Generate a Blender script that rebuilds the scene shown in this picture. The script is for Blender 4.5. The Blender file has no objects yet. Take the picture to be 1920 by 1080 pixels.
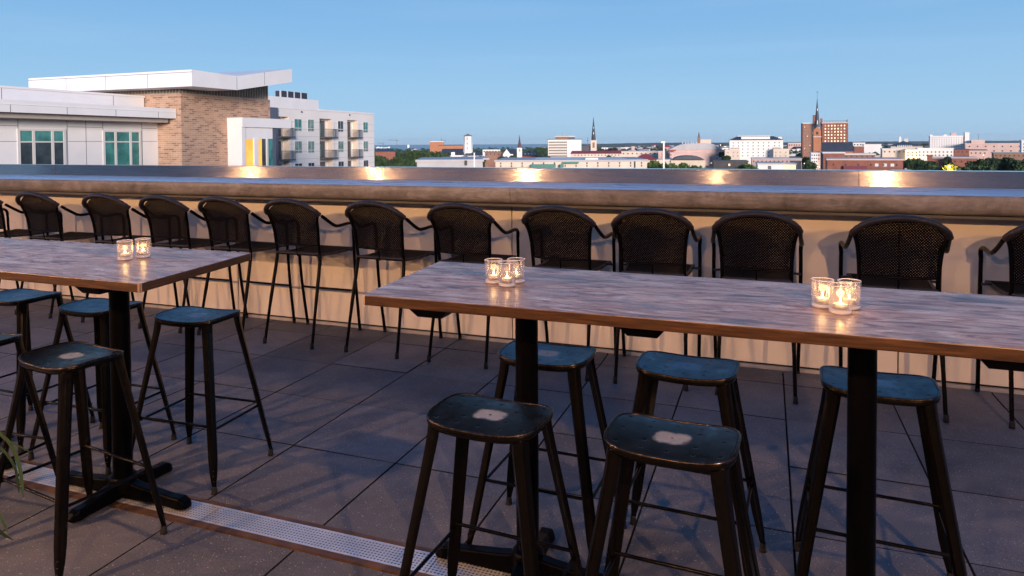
import bpy, math, random
from mathutils import Vector, Matrix
R = math.radians
S = bpy.context.scene
# ------------------------------------------------------------------ camera
FPX, YAW, PIT, ROL, CH, CY = 1302.05, 0.35355, 0.02718, -0.00606, 1.5832, 303.58
CF = Vector((-math.sin(YAW)*math.cos(PIT), math.cos(YAW)*math.cos(PIT), -math.sin(PIT)))
_r = Vector((math.cos(YAW), math.sin(YAW), 0)); _u = _r.cross(CF)
CR = _r*math.cos(ROL)+_u*math.sin(ROL); CU = -_r*math.sin(ROL)+_u*math.cos(ROL)
cd = bpy.data.cameras.new('camera'); cam = bpy.data.objects.new('camera', cd)
S.collection.objects.link(cam); S.camera = cam
M3 = Matrix((CR, CU, -CF)).transposed()
cam.matrix_world = Matrix.Translation((0, 0, CH)) @ M3.to_4x4()
cd.sensor_width = 36; cd.lens = FPX/1920*36; cd.shift_y = -(540-CY)/1920
cd.clip_start = .05; cd.clip_end = 60000
# ------------------------------------------------------------------ world, sun, exposure
W = bpy.data.worlds.new('World'); S.world = W; W.use_nodes = True
wn = W.node_tree; wl = wn.links; bg = wn.nodes['Background']
SUN_EL, SUN_AZ = R(8), R(149)      # azimuth clockwise from +Y: the afterglow is behind the camera, slightly to its right
sky = wn.nodes.new('ShaderNodeTexSky'); sky.sky_type = 'NISHITA'; sky.sun_disc = False
sky.sun_elevation = SUN_EL; sky.sun_rotation = SUN_AZ; sky.air_density = 1.0; sky.dust_density = .3; sky.ozone_density = 4.0
# dusk gradient by elevation (clear blue above a paler horizon), joined with the Nishita sky's own glow towards the sun
tcw = wn.nodes.new('ShaderNodeTexCoord'); sx_ = wn.nodes.new('ShaderNodeSeparateXYZ'); wl.new(tcw.outputs['Generated'], sx_.inputs[0])
rw = wn.nodes.new('ShaderNodeValToRGB'); wl.new(sx_.outputs[2], rw.inputs[0]); els = rw.color_ramp.elements
for i, (p_, c_) in enumerate([(0, (.35, .56, .77)), (.07, (.30, .52, .76)), (.16, (.22, .44, .72)), (.24, (.17, .38, .68)), (.5, (.075, .255, .62)), (1, (.045, .17, .47))]):
    el = els[i] if i < 2 else els.new(p_); el.position = p_; el.color = (*c_, 1)
cn = wn.nodes.new('ShaderNodeTexNoise'); mp_ = wn.nodes.new('ShaderNodeMapping'); wl.new(tcw.outputs['Generated'], mp_.inputs[0]); mp_.inputs['Scale'].default_value = (1.2, 1.2, 14)
wl.new(mp_.outputs[0], cn.inputs['Vector']); cn.inputs['Scale'].default_value = 1.6; cn.inputs['Detail'].default_value = 5
cr_ = wn.nodes.new('ShaderNodeValToRGB'); wl.new(cn.outputs['Fac'], cr_.inputs[0]); cr_.color_ramp.elements[0].position = .5; cr_.color_ramp.elements[1].position = .85
cr_.color_ramp.elements[1].color = (.15, .15, .15, 1)
mw = wn.nodes.new('ShaderNodeMix'); mw.data_type = 'RGBA'; wl.new(cr_.outputs[0], mw.inputs[0]); wl.new(rw.outputs[0], mw.inputs[6]); mw.inputs[7].default_value = (.55, .70, .88, 1)
sc_ = wn.nodes.new('ShaderNodeVectorMath'); sc_.operation = 'SCALE'; wl.new(mw.outputs[2], sc_.inputs[0]); sc_.inputs['Scale'].default_value = .97/.12
mx_ = wn.nodes.new('ShaderNodeMix'); mx_.data_type = 'RGBA'; mx_.inputs[0].default_value = .10; wl.new(sc_.outputs[0], mx_.inputs[6]); wl.new(sky.outputs[0], mx_.inputs[7])
wl.new(mx_.outputs[2], bg.inputs[0]); bg.inputs[1].default_value = .12
sl = bpy.data.lights.new('sun', 'SUN'); sl.energy = 4.4; sl.angle = R(13); sl.color = (1, .83, .73)
so = bpy.data.objects.new('sun', sl); S.collection.objects.link(so)
sdir = Vector((math.sin(SUN_AZ)*math.cos(SUN_EL), math.cos(SUN_AZ)*math.cos(SUN_EL), math.sin(SUN_EL)))
so.rotation_euler = sdir.to_track_quat('Z', 'Y').to_euler()
S.view_settings.view_transform = 'Standard'; S.view_settings.look = 'None'
S.view_settings.gamma = 1; S.view_settings.exposure = 0.25
random.seed(7)
# ------------------------------------------------------------------ pixel (1920x1080 photo) -> world, for measured placement
def ray(px, py): return CF + CR*((px-960)/FPX) - CU*((py-CY)/FPX)
def P(px, py, d): return Vector((0, 0, CH)) + ray(px, py)*d
GZ = -20.0
# ------------------------------------------------------------------ object helpers
class MB:
    def __init__(s): s.v = []; s.f = []; s.mi = []; s.m = 0; s.sm = []; s.smooth = False
    def add(s, vs, fs):
        o = len(s.v); s.v += [tuple(v) for v in vs]
        for f in fs: s.f.append(tuple(i+o for i in f)); s.mi.append(s.m); s.sm.append(s.smooth)
    def box(s, x0, x1, y0, y1, z0, z1):
        s.add([(x0,y0,z0),(x1,y0,z0),(x1,y1,z0),(x0,y1,z0),(x0,y0,z1),(x1,y0,z1),(x1,y1,z1),(x0,y1,z1)],
              [(0,3,2,1),(4,5,6,7),(0,1,5,4),(1,2,6,5),(2,3,7,6),(3,0,4,7)])
    def prism(s, poly, z0, z1):
        n = len(poly)
        s.add([(x,y,z0) for x,y in poly]+[(x,y,z1) for x,y in poly],
              [tuple(range(n))[::-1], tuple(range(n, 2*n))]+[(i,(i+1)%n,n+(i+1)%n,n+i) for i in range(n)])
    def hull8(s, b, t):  # bottom quad, top quad
        s.add(list(b)+list(t), [(0,3,2,1),(4,5,6,7),(0,1,5,4),(1,2,6,5),(2,3,7,6),(3,0,4,7)])
    def tube(s, pts, r, n=10, cap=True, sm=True, closed=False):
        pts = [Vector(p) for p in pts]; m = len(pts); rs = r if isinstance(r, (list, tuple)) else [r]*m
        old = s.smooth; s.smooth = sm
        T = []
        for i in range(m):
            a = pts[(i-1) % m] if (closed or i > 0) else pts[0]; b = pts[(i+1) % m] if (closed or i < m-1) else pts[-1]
            T.append((b-a).normalized())
        up = Vector((0,0,1)) if abs(T[0].z) < .9 else Vector((1,0,0))
        U = (up - T[0]*up.dot(T[0])).normalized(); vs = []
        for i in range(m):
            U = (U - T[i]*U.dot(T[i])).normalized(); V = T[i].cross(U)
            for k in range(n):
                a = 2*math.pi*k/n; vs.append(pts[i]+U*(math.cos(a)*rs[i])+V*(math.sin(a)*rs[i]))
        fs = []
        for i in range(m if closed else m-1):
            j = (i+1) % m
            for k in range(n): fs.append((i*n+k, i*n+(k+1)%n, j*n+(k+1)%n, j*n+k))
        s.add(vs, fs); s.smooth = False
        if cap and not closed:
            s.add([vs[k] for k in range(n)], [tuple(range(n))[::-1]]); s.add([vs[(m-1)*n+k] for k in range(n)], [tuple(range(n))])
        s.smooth = old
    def lathe(s, prof, c=(0,0,0), n=32, sm=True):
        old = s.smooth; s.smooth = sm; vs = []
        for r, z in prof:
            for k in range(n): a = 2*math.pi*k/n; vs.append((c[0]+r*math.cos(a), c[1]+r*math.sin(a), c[2]+z))
        fs = [(i*n+k, i*n+(k+1)%n, (i+1)*n+(k+1)%n, (i+1)*n+k) for i in range(len(prof)-1) for k in range(n)]
        s.add(vs, fs); s.smooth = old
    def grid(s, fn, nu, nv, sm=True, closed_u=False):
        old = s.smooth; s.smooth = sm
        vs = [fn(i/(nu-1), j/(nv-1)) for j in range(nv) for i in range(nu)]
        s.add(vs, [(j*nu+i, j*nu+i+1, (j+1)*nu+i+1, (j+1)*nu+i) for j in range(nv-1) for i in range(nu-1)]); s.smooth = old
    def mesh(s, name, mats):
        me = bpy.data.meshes.new(name); me.from_pydata(s.v, [], s.f)
        for m in (mats if isinstance(mats, (list, tuple)) else [mats]): me.materials.append(m)
        me.polygons.foreach_set('material_index', s.mi); me.polygons.foreach_set('use_smooth', s.sm); me.update(); return me
    def build(s, name, mats, parent=None, loc=None, bevel=0, **kw):
        o = bpy.data.objects.new(name, s.mesh(name, mats)); S.collection.objects.link(o)
        if parent: o.parent = parent
        if loc: o.location = loc
        if bevel:
            b = o.modifiers.new('bevel', 'BEVEL'); b.width = bevel; b.segments = 2; b.limit_method = 'ANGLE'; b.angle_limit = R(40)
        return tag(o, **kw)
def tag(o, label=None, cat=None, group=None, kind=None):
    if label: o['label'] = label
    if cat: o['category'] = cat
    if group: o['group'] = group
    if kind: o['kind'] = kind
    return o
def empty(name, loc=(0,0,0), rz=0, **kw):
    o = bpy.data.objects.new(name, None); S.collection.objects.link(o); o.location = loc; o.rotation_euler = (0,0,rz)
    o.empty_display_size = .1; return tag(o, **kw)
def kids(o): return [c for c in bpy.data.objects if c.parent == o]
def copy_tree(o, parent=None, skip=()):
    c = o.copy(); S.collection.objects.link(c); c.parent = parent
    for ch in kids(o):
        if ch.name.split('.')[0] not in skip: copy_tree(ch, c)
    return c
def spline(pts, n=6):
    pts = [Vector(p) for p in pts]; out = []
    q = [pts[0]*2-pts[1]]+pts+[pts[-1]*2-pts[-2]]
    for i in range(1, len(q)-2):
        a, b, c, d = q[i-1:i+3]
        for k in range(n):
            t = k/n; out.append(.5*((2*b)+(c-a)*t+(2*a-5*b+4*c-d)*t*t+(3*b-a-3*c+d)*t**3))
    out.append(pts[-1]); return out
# ------------------------------------------------------------------ material helpers
class NT:
    def __init__(s, name):
        s.m = bpy.data.materials.new(name); s.m.use_nodes = True; s.t = s.m.node_tree; s.b = s.t.nodes['Principled BSDF']; s.out = s.t.nodes['Material Output']
    def n(s, typ, **kw):
        nd = s.t.nodes.new('ShaderNode'+typ)
        for k, v in kw.items(): setattr(nd, k, v)
        return nd
    def l(s, a, b): s.t.links.new(a, b)
    def set(s, nd, **kw):
        for k, v in kw.items():
            i = nd.inputs[k.replace('_', ' ')]
            if hasattr(v, 'is_linked') or hasattr(v, 'links'): s.l(v, i)
            else: i.default_value = v
        return nd
    def coord(s, kind='Object', scale=(1,1,1)):
        tc = s.n('TexCoord'); mp = s.n('Mapping'); s.l(tc.outputs[kind], mp.inputs[0]); mp.inputs['Scale'].default_value = scale; return mp.outputs[0]
    def pos(s, scale=(1,1,1)):
        g = s.n('NewGeometry'); mp = s.n('Mapping'); s.l(g.outputs['Position'], mp.inputs[0]); mp.inputs['Scale'].default_value = scale; return mp.outputs[0]
    def noise(s, co, scale=5, detail=4, rough=.55, dist=0):
        nd = s.n('TexNoise'); s.l(co, nd.inputs['Vector']); nd.inputs['Scale'].default_value = scale
        nd.inputs['Detail'].default_value = detail; nd.inputs['Roughness'].default_value = rough; nd.inputs['Distortion'].default_value = dist; return nd.outputs['Fac']
    def ramp(s, fac, stops):
        r = s.n('ValToRGB'); s.l(fac, r.inputs[0]); e = r.color_ramp.elements
        for i, (p, c) in enumerate(stops):
            el = e[i] if i < 2 else e.new(p)
            el.position = p; el.color = (c[0], c[1], c[2], 1) if not isinstance(c, (int, float)) else (c, c, c, 1)
        return r.outputs[0]
    def mix(s, fac, a, b, blend='MIX'):
        m = s.n('Mix', data_type='RGBA', blend_type=blend)
        for i, v in ((0, fac), (6, a), (7, b)):
            if isinstance(v, (int, float)): m.inputs[i].default_value = v if i == 0 else (v, v, v, 1)
            elif isinstance(v, tuple): m.inputs[i].default_value = (v[0], v[1], v[2], 1)
            else: s.l(v, m.inputs[i])
        return m.outputs[2]
    def math(s, op, a, b=0, c=0):
        m = s.n('Math', operation=op)
        for i, v in enumerate((a, b, c)):
            if isinstance(v, (int, float)): m.inputs[i].default_value = v
            else: s.l(v, m.inputs[i])
        return m.outputs[0]
    def sep(s, v): n_ = s.n('SeparateXYZ'); s.l(v, n_.inputs[0]); return n_.outputs
    def comb(s, x, y, z=0):
        n_ = s.n('CombineXYZ')
        for i, v in enumerate((x, y, z)):
            if isinstance(v, (int, float)): n_.inputs[i].default_value = v
            else: s.l(v, n_.inputs[i])
        return n_.outputs[0]
    def bump(s, h, strength=.3, dist=.01):
        b = s.n('Bump'); b.inputs['Strength'].default_value = strength; b.inputs['Distance'].default_value = dist
        s.l(h, b.inputs['Height']); s.l(b.outputs[0], s.b.inputs['Normal'])
    def base(s, c):
        if isinstance(c, tuple): s.b.inputs['Base Color'].default_value = (c[0], c[1], c[2], 1)
        else: s.l(c, s.b.inputs['Base Color'])
    def P(s, **kw):
        for k, v in kw.items():
            i = s.b.inputs[k.replace('_', ' ')]
            if isinstance(v, (int, float, tuple)): i.default_value = v
            else: s.l(v, i)
        return s
def simple(name, col, rough=.7, metal=0, var=.25, scale=3, bump=0, bscale=40, world=False, **kw):
    t = NT(name); co = t.pos() if world else t.coord()
    f = t.noise(co, scale, 5, .6)
    d = tuple(c*(1-var) for c in col); u = tuple(min(1, c*(1+var)) for c in col)
    t.base(t.ramp(f, [(.3, d), (.7, u)])); t.P(Roughness=rough, Metallic=metal, **kw)
    if bump: t.bump(t.noise(co, bscale, 3), bump, .003)
    return t.m
# ---- deck pavers
t = NT('paver_concrete'); co = t.pos()
x, y, z = t.sep(co)
cell = t.comb(t.math('FLOOR', t.math('DIVIDE', t.math('ADD', x, 2.338), .6096)), t.math('FLOOR', t.math('DIVIDE', t.math('SUBTRACT', y, 2.988), .6096)))
wnz = t.n('TexWhiteNoise', noise_dimensions='2D'); t.l(cell, wnz.inputs['Vector'])
base = t.ramp(t.noise(co, 1.7, 7, .7), [(.25, (.050, .053, .064)), (.5, (.100, .100, .112)), (.75, (.160, .150, .158))])
base = t.mix(.55, base, t.ramp(wnz.outputs['Value'], [(0, .6), (1, 1.35)]), 'MULTIPLY')
grain = t.noise(co, 220, 2, .7)
base = t.mix(1, base, t.ramp(grain, [(.35, .6), (.65, 1.5)]), 'MULTIPLY')
vo = t.n('TexVoronoi'); t.l(co, vo.inputs['Vector']); vo.inputs['Scale'].default_value = 95
wn2 = t.n('TexWhiteNoise', noise_dimensions='3D'); t.l(vo.outputs['Position'], wn2.inputs['Vector'])
speck = t.math('MULTIPLY', t.math('LESS_THAN', vo.outputs['Distance'], .22), t.math('GREATER_THAN', wn2.outputs['Value'], .82))
base = t.mix(speck, base, (.40, .375, .37)); t.base(base)
t.P(Roughness=t.ramp(t.noise(co, 3, 4), [(.3, .55), (.7, .8)])); t.bump(grain, .35, .002)
M_paver = t.m
# ---- weathered tabletop (grain along X)
t = NT('weathered_table_wood'); co = t.coord()
x, y, z = t.sep(co)
st = t.comb(t.math('MULTIPLY', x, 1.9), t.math('MULTIPLY', y, 7.5), 0)
g1 = t.noise(st, 2.2, 10, .68, 1.9)
st2 = t.comb(t.math('MULTIPLY', x, 5), t.math('MULTIPLY', y, 110), 0)
g2 = t.noise(st2, 2.0, 6, .7, .4)
st3 = t.comb(t.math('MULTIPLY', x, 2.3), t.math('MULTIPLY', y, 7), 4)
g3 = t.noise(st3, 1.3, 5, .6, .5)
c = t.ramp(g1, [(.32, (.05, .018, .012)), (.42, (.23, .10, .06)), (.52, (.41, .25, .17)), (.66, (.58, .46, .38))])
c = t.mix(.5, c, t.ramp(g2, [(.36, .74), (.64, 1.2)]), 'MULTIPLY')
c = t.mix(t.math('MULTIPLY', t.ramp(g3, [(.53, 0.0), (.68, 1.0)]), .75), c, (.05, .045, .05))
bd = t.math('FRACT', t.math('DIVIDE', t.math('ADD', y, 5.02), .1165)); bj = t.math('LESS_THAN', bd, .018)
bw = t.n('TexWhiteNoise', noise_dimensions='1D'); t.l(t.math('FLOOR', t.math('DIVIDE', t.math('ADD', y, 5.02), .1165)), bw.inputs['W'])
c = t.mix(.5, c, t.ramp(bw.outputs['Value'], [(0, .78), (1, 1.15)]), 'MULTIPLY'); c = t.mix(t.math('MULTIPLY', bj, .55), c, (.03, .018, .014))
c = t.mix(t.math('MULTIPLY', t.ramp(g3, [(.28, 1.0), (.42, 0.0)]), .5), c, (.27, .13, .08))
t.base(c); t.P(Roughness=t.ramp(g1, [(.3, .40), (.7, .22)]), Specular_IOR_Level=.42); t.bump(g2, .12, .002)
M_top = t.m
t = NT('oiled_table_edge'); co = t.coord(); x, y, z = t.sep(co)
g = t.noise(t.comb(t.math('MULTIPLY', t.math('ADD', x, y), 3), t.math('MULTIPLY', z, 60), 0), 2, 6, .65, .6)
t.base(t.ramp(g, [(.3, (.018, .007, .003)), (.5, (.052, .022, .008)), (.72, (.12, .052, .018))])); t.P(Roughness=.38)
M_edge = t.m
# ---- metals etc.
def painted_metal(name, col, rough, spec=.2):
    t = NT(name); co = t.coord()
    n1 = t.noise(co, 14, 6, .7)
    t.base(t.ramp(n1, [(.35, tuple(c*.75 for c in col)), (.7, tuple(c*1.35 for c in col))]))
    t.P(Roughness=t.ramp(t.noise(co, 25, 3), [(.3, rough*.8), (.7, rough*1.25)]), Metallic=.3, Specular_IOR_Level=spec); return t.m
M_leg = painted_metal('black_stool_steel', (.004, .0035, .0035), .19)
M_base = painted_metal('black_cast_iron', (.002, .002, .003), .35, .06)
t = NT('brushed_worn_seat'); co = t.coord(); x, y, z = t.sep(co)
oi = t.n('ObjectInfo'); ov = t.n('VectorMath', operation='ADD'); t.l(co, ov.inputs[0]); t.l(t.comb(t.math('MULTIPLY', oi.outputs['Random'], 7), t.math('MULTIPLY', oi.outputs['Random'], 13), 0), ov.inputs[1]); oco = ov.outputs[0]
ax = t.math('DIVIDE', x, .054); ay = t.math('DIVIDE', y, .044)
rr = t.math('ADD', t.math('POWER', t.math('ABSOLUTE', ax), 3.2), t.math('POWER', t.math('ABSOLUTE', ay), 3.2))
rr = t.math('ADD', rr, t.math('MULTIPLY', t.math('SUBTRACT', t.noise(oco, 38, 5), .5), 1.5))
worn = t.ramp(rr, [(.3, 1.0), (1.7, 0.0)])
c = t.mix(worn, t.ramp(t.noise(oco, 11, 6, .75), [(.3, (.018, .023, .030)), (.52, (.040, .048, .058)), (.75, (.085, .09, .10))]), (.30, .33, .38))
t.base(c); t.P(Metallic=t.math('SUBTRACT', .9, t.math('MULTIPLY', worn, .6)), Roughness=t.math('ADD', t.ramp(t.noise(oco, 14, 6, .7), [(.3, .22), (.7, .46)]), t.math('MULTIPLY', worn, .3)))
axx, ayy = t.math('ABSOLUTE', x), t.math('ABSOLUTE', y); dm = None
for hx, hy, hr in ((0,.088,.0046), (.14,.088,.0048), (.14,0,.0034), (.07,.044,.0044), (.07,.09,.0034), (0,0,.0034)):
    dd = t.math('SUBTRACT', t.math('SQRT', t.math('ADD', t.math('POWER', t.math('SUBTRACT', axx, hx), 2), t.math('POWER', t.math('SUBTRACT', ayy, hy), 2))), hr)
    dm = dd if dm is None else t.math('MINIMUM', dm, dd)
t.base(t.mix(t.math('LESS_THAN', dm, 0), c, (.002, .002, .002)))
t.bump(t.ramp(dm, [(0, 0.0), (.004, 1.0)]), .5, .002)
M_seat = t.m
t = NT('worn_copper_rim'); co = t.coord()
t.base(t.ramp(t.noise(co, 55, 6, .75), [(.38, (.02, .016, .014)), (.55, (.06, .045, .038)), (.72, (.30, .23, .19))])); t.P(Metallic=.9, Roughness=.3)
M_rim = t.m
M_hole = simple('punched_hole', (.004, .004, .004), 1, var=0)
M_tube = painted_metal('charcoal_chair_tube', (.003, .0025, .0035), .3, .12)
M_rubber = simple('black_rubber', (.012, .012, .013), .8)
def wicker(name, su, sv, alpha):
    t = NT(name); uv = t.n('TexCoord').outputs['UV']; u, v, _ = t.sep(uv)
    row = t.math('FLOOR', t.math('DIVIDE', v, sv)); off = t.math('MULTIPLY', t.math('MODULO', row, 2), .5)
    fu = t.math('ABSOLUTE', t.math('SUBTRACT', t.math('FRACT', t.math('ADD', t.math('DIVIDE', u, su), off)), .5))
    fv = t.math('ABSOLUTE', t.math('SUBTRACT', t.math('FRACT', t.math('DIVIDE', v, sv)), .5))
    d = t.math('ADD', t.math('POWER', t.math('DIVIDE', fu, .11), 2), t.math('POWER', t.math('DIVIDE', fv, .11), 2))
    c = t.ramp(t.noise(t.coord(), 60, 3), [(.3, (.003, .0022, .003)), (.7, (.009, .006, .007))])
    t.base(c); t.P(Roughness=.5, Specular_IOR_Level=.06)
    t.bump(t.math('ADD', t.math('COSINE', t.math('MULTIPLY', fu, 6.28)), t.math('COSINE', t.math('MULTIPLY', fv, 6.28))), .8, .003)
    if alpha: t.l(t.math('SUBTRACT', 1, t.math('LESS_THAN', d, 1)), t.b.inputs['Alpha'])
    return t.m
M_weave = wicker('open_black_weave', .0155, .0085, True)
M_seatweave = wicker('tight_brown_weave', .014, .010, False)
t = NT('wrapped_wicker'); co = t.coord(); x, y, z = t.sep(co)
w = t.n('TexWave'); t.l(co, w.inputs['Vector']); w.inputs['Scale'].default_value = 55; w.inputs['Distortion'].default_value = 2; w.inputs['Detail'].default_value = 2
t.base(t.ramp(w.outputs['Fac'], [(.2, (.006, .005, .007)), (.8, (.035, .029, .037))])); t.P(Roughness=.38, Specular_IOR_Level=.4); t.bump(w.outputs['Fac'], .7, .003)
M_wrap = t.m
# ---- counter concrete, steel, wall
t = NT('worn_counter_concrete'); co = t.pos(); x, y, z = t.sep(co)
n1 = t.noise(co, 3.5, 8, .7, .6); n2 = t.noise(t.comb(t.math('MULTIPLY', x, 2), y, t.math('MULTIPLY', z, 9)), 4, 7, .7, 1.5)
c = t.ramp(n1, [(.3, (.10, .09, .084)), (.5, (.20, .178, .162)), (.7, (.33, .30, .275))])
c = t.mix(.6, c, t.ramp(n2, [(.38, .6), (.62, 1.25)]), 'MULTIPLY')
t.base(c); t.P(Roughness=t.ramp(n1, [(.3, .30), (.7, .55)])); t.bump(t.noise(co, 45, 6), .3, .003)
M_counter = t.m
t = NT('sky_paled_counter_top'); co = t.pos((.6, 2, 1)); t.base(t.ramp(t.noise(co, 2.5, 7, .7), [(.3, (.52, .54, .58)), (.7, (.74, .76, .80))])); t.P(Roughness=t.ramp(t.noise(co, 5, 5), [(.3, .24), (.7, .36)]), Specular_IOR_Level=.9); M_ctop = t.m  # same concrete as the front; sky reflection painted in as a paler base
t = NT('brushed_stainless'); co = t.pos((1, 1, 60))
n1 = t.noise(t.pos((.35, 1, 120)), 2, 6, .7)
t.base(t.ramp(t.noise(t.pos((1,1,1)), .9, 4), [(.3, (.36, .335, .32)), (.7, (.46, .43, .41))])); t.P(Metallic=1, Roughness=t.ramp(n1, [(.3, .08), (.7, .12)]))
ng = t.n('NewGeometry'); nv = t.n('VectorMath', operation='ADD'); t.l(ng.outputs['Normal'], nv.inputs[0])
t.l(t.comb(0, 0, t.math('MULTIPLY', t.math('SUBTRACT', t.math('FRACT', t.math('MULTIPLY', t.noise(t.pos((.12, 1, 500)), 1.0, 1, .5), 31)), .5), .5)), nv.inputs[1])
nn_ = t.n('VectorMath', operation='NORMALIZE'); t.l(nv.outputs[0], nn_.inputs[0]); t.l(nn_.outputs[0], t.b.inputs['Normal'])
tg = t.n('CombineXYZ'); tg.inputs[2].default_value = 1; t.l(tg.outputs[0], t.b.inputs['Tangent'])
M_steel = t.m
M_panel = simple('painted_wall_panel', (.70, .645, .59), .62, var=.05, scale=2.5, world=True, bump=.04, bscale=150)
M_gap = simple('dark_gap', (.012, .011, .011), .9, var=0)
M_plinth = simple('pale_metal_plinth', (.48, .44, .41), .45, var=.1, world=True)
M_under = simple('grey_counter_bracket', (.10, .10, .11), .6)
# ------------------------------------------------------------------ the deck (structure)
TS = .6096; X0, Y0 = -2.338, 2.988
b = MB(); b.m = 1; b.box(-16, 6, -1.6, 5.14, -.30, -.045); b.m = 0
rnd = random.Random(3)
for i in range(-22, 14):
    for j in range(-8, 4):
        xa = X0+i*TS+.0035; xb = xa+TS-.007
        ya = Y0+j*TS+.0025; yb = ya+TS-.005
        if j >= 0: pass
        elif j == -1: ya = 2.392
        else: ya = 2.207+(j+1)*TS+.0025; yb = ya+TS-.005
        yb = min(yb, 5.105)
        if yb-ya < .05: continue
        b.m = 1
        h = [rnd.uniform(-.0022, .0022) for _ in range(4)]; e = .0014
        lo = [(xa,ya,-.04),(xb,ya,-.04),(xb,yb,-.04),(xa,yb,-.04)]
        md = [(xa,ya,h[0]-e),(xb,ya,h[1]-e),(xb,yb,h[2]-e),(xa,yb,h[3]-e)]
        tp = [(xa+e,ya+e,h[0]),(xb-e,ya+e,h[1]),(xb-e,yb-e,h[2]),(xa+e,yb-e,h[3])]
        b.add(lo+md+tp, [(4,5,1,0),(5,6,2,1),(6,7,3,2),(7,4,0,3),(8,9,5,4),(9,10,6,5),(10,11,7,6),(11,8,4,7)]); b.m = 0; b.add(tp, [(0,1,2,3)])
b.build('deck_paving', [M_paver, M_gap], kind='structure')
# ------------------------------------------------------------------ drain channel
t = NT('perforated_stainless'); co = t.pos(); x, y, z = t.sep(co)
fx = t.math('ABSOLUTE', t.math('SUBTRACT', t.math('FRACT', t.math('DIVIDE', x, .0150)), .5)); fy = t.math('ABSOLUTE', t.math('SUBTRACT', t.math('FRACT', t.math('DIVIDE', t.math('SUBTRACT', y, 2.2525), .0150)), .5))
inb = t.math('MULTIPLY', t.math('GREATER_THAN', y, 2.2525), t.math('LESS_THAN', y, 2.3575))
hole = t.math('MULTIPLY', t.math('LESS_THAN', t.math('ADD', t.math('POWER', fx, 2), t.math('POWER', fy, 2)), .125), inb)
t.base(t.ramp(t.noise(co, 7, 5), [(.3, (.66, .68, .70)), (.7, (.82, .83, .85))])); t.P(Metallic=.6, Roughness=.34); t.l(t.math('SUBTRACT', 1, hole), t.b.inputs['Alpha'])
M_perf = t.m
M_dframe = simple('rusty_brown_channel_edge', (.15, .072, .03), .5, var=.4, scale=9, world=True, Metallic=.2) if False else simple('rusty_brown_channel_edge', (.085, .044, .022), .55, var=.5, scale=9, world=True)
dr = empty('drain_channel', (-2, 2.3, 0), label='long slot drain with perforated steel grates and rusty brown edges in the paving', cat='drain')
b = MB()
for y0, y1 in ((2.212, 2.241), (2.369, 2.388)): b.box(-14, 4, y0-2.3, y1-2.3, -.03, .004)
b.build('frame', M_dframe, dr)
b = MB(); b.box(-14, 4, -.055, .065, -.05, -.03); b.build('channel', M_gap, dr)
xs = [-2.235+1.057*k for k in range(-3, 4)]
for a, c_ in zip(xs, xs[1:]):
    b = MB(); b.box(a+2.002, c_+1.998, -.055, .065, 0.0, .003); b.build('grate', M_perf, dr)
# ------------------------------------------------------------------ parapet wall, counter, coping
pw = empty('parapet_wall', (-4, 5.4, 0), label='low beige panelled parapet wall along the back of the terrace under the counter', cat='wall')
b = MB(); b.box(-12, 12, -.262, .2, GZ, 1.10); b.build('wall_core', M_gap, pw)
g0 = .8065
edges = [g0+2.703*k for k in range(-6, 4)]
for a, c_ in zip(edges, edges[1:]):
    b = MB(); b.box(a+.004+4, c_-.004+4, -.275, -.2625, .034, 1.095); b.build('panel', M_panel, pw, bevel=.0015)
b = MB(); b.box(-12, 12, -.285, -.263, -.02, .020); b.build('plinth', M_plinth, pw)
b = MB(); b.box(-12, 12, -.5, -.262, 1.105, 1.124); b.build('soffit', M_under, pw)
ct = empty('bar_counter', (-4, 5.2, 1.13), label='long thick concrete bar counter on top of the parapet wall', cat='counter')
prof = [(-.345, .004), (-.325, .0), (.4, .0), (.4, .122), (-.371, .122), (-.375, .118), (-.3755, .085), (-.3745, .045), (-.370, .028), (-.360, .013)]
for a, c_ in ((-12, -5.02), (-5.017, 2.2), (2.203, 9)):
    b = MB(); n = len(prof); vs = [(a, y, z) for y, z in prof]+[(c_, y, z) for y, z in prof]
    b.add(vs, [tuple(range(n)), tuple(range(n, 2*n))[::-1]]); b.smooth = True
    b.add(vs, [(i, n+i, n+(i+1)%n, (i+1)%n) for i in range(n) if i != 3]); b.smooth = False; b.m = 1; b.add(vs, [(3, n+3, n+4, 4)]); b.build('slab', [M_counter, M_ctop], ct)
cp = empty('steel_coping', (-4, 5.65, 1.25), label='brushed stainless steel coping strip along the outer edge of the counter', cat='coping')
for a, c_ in ((-12, -3.6), (-3.5994, 4.62), (4.6206, 9)):
    b = MB(); b.box(a, c_, -.045, .10, -.14, .118); b.build('steel_sheet', M_steel, cp, bevel=.004)
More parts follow.
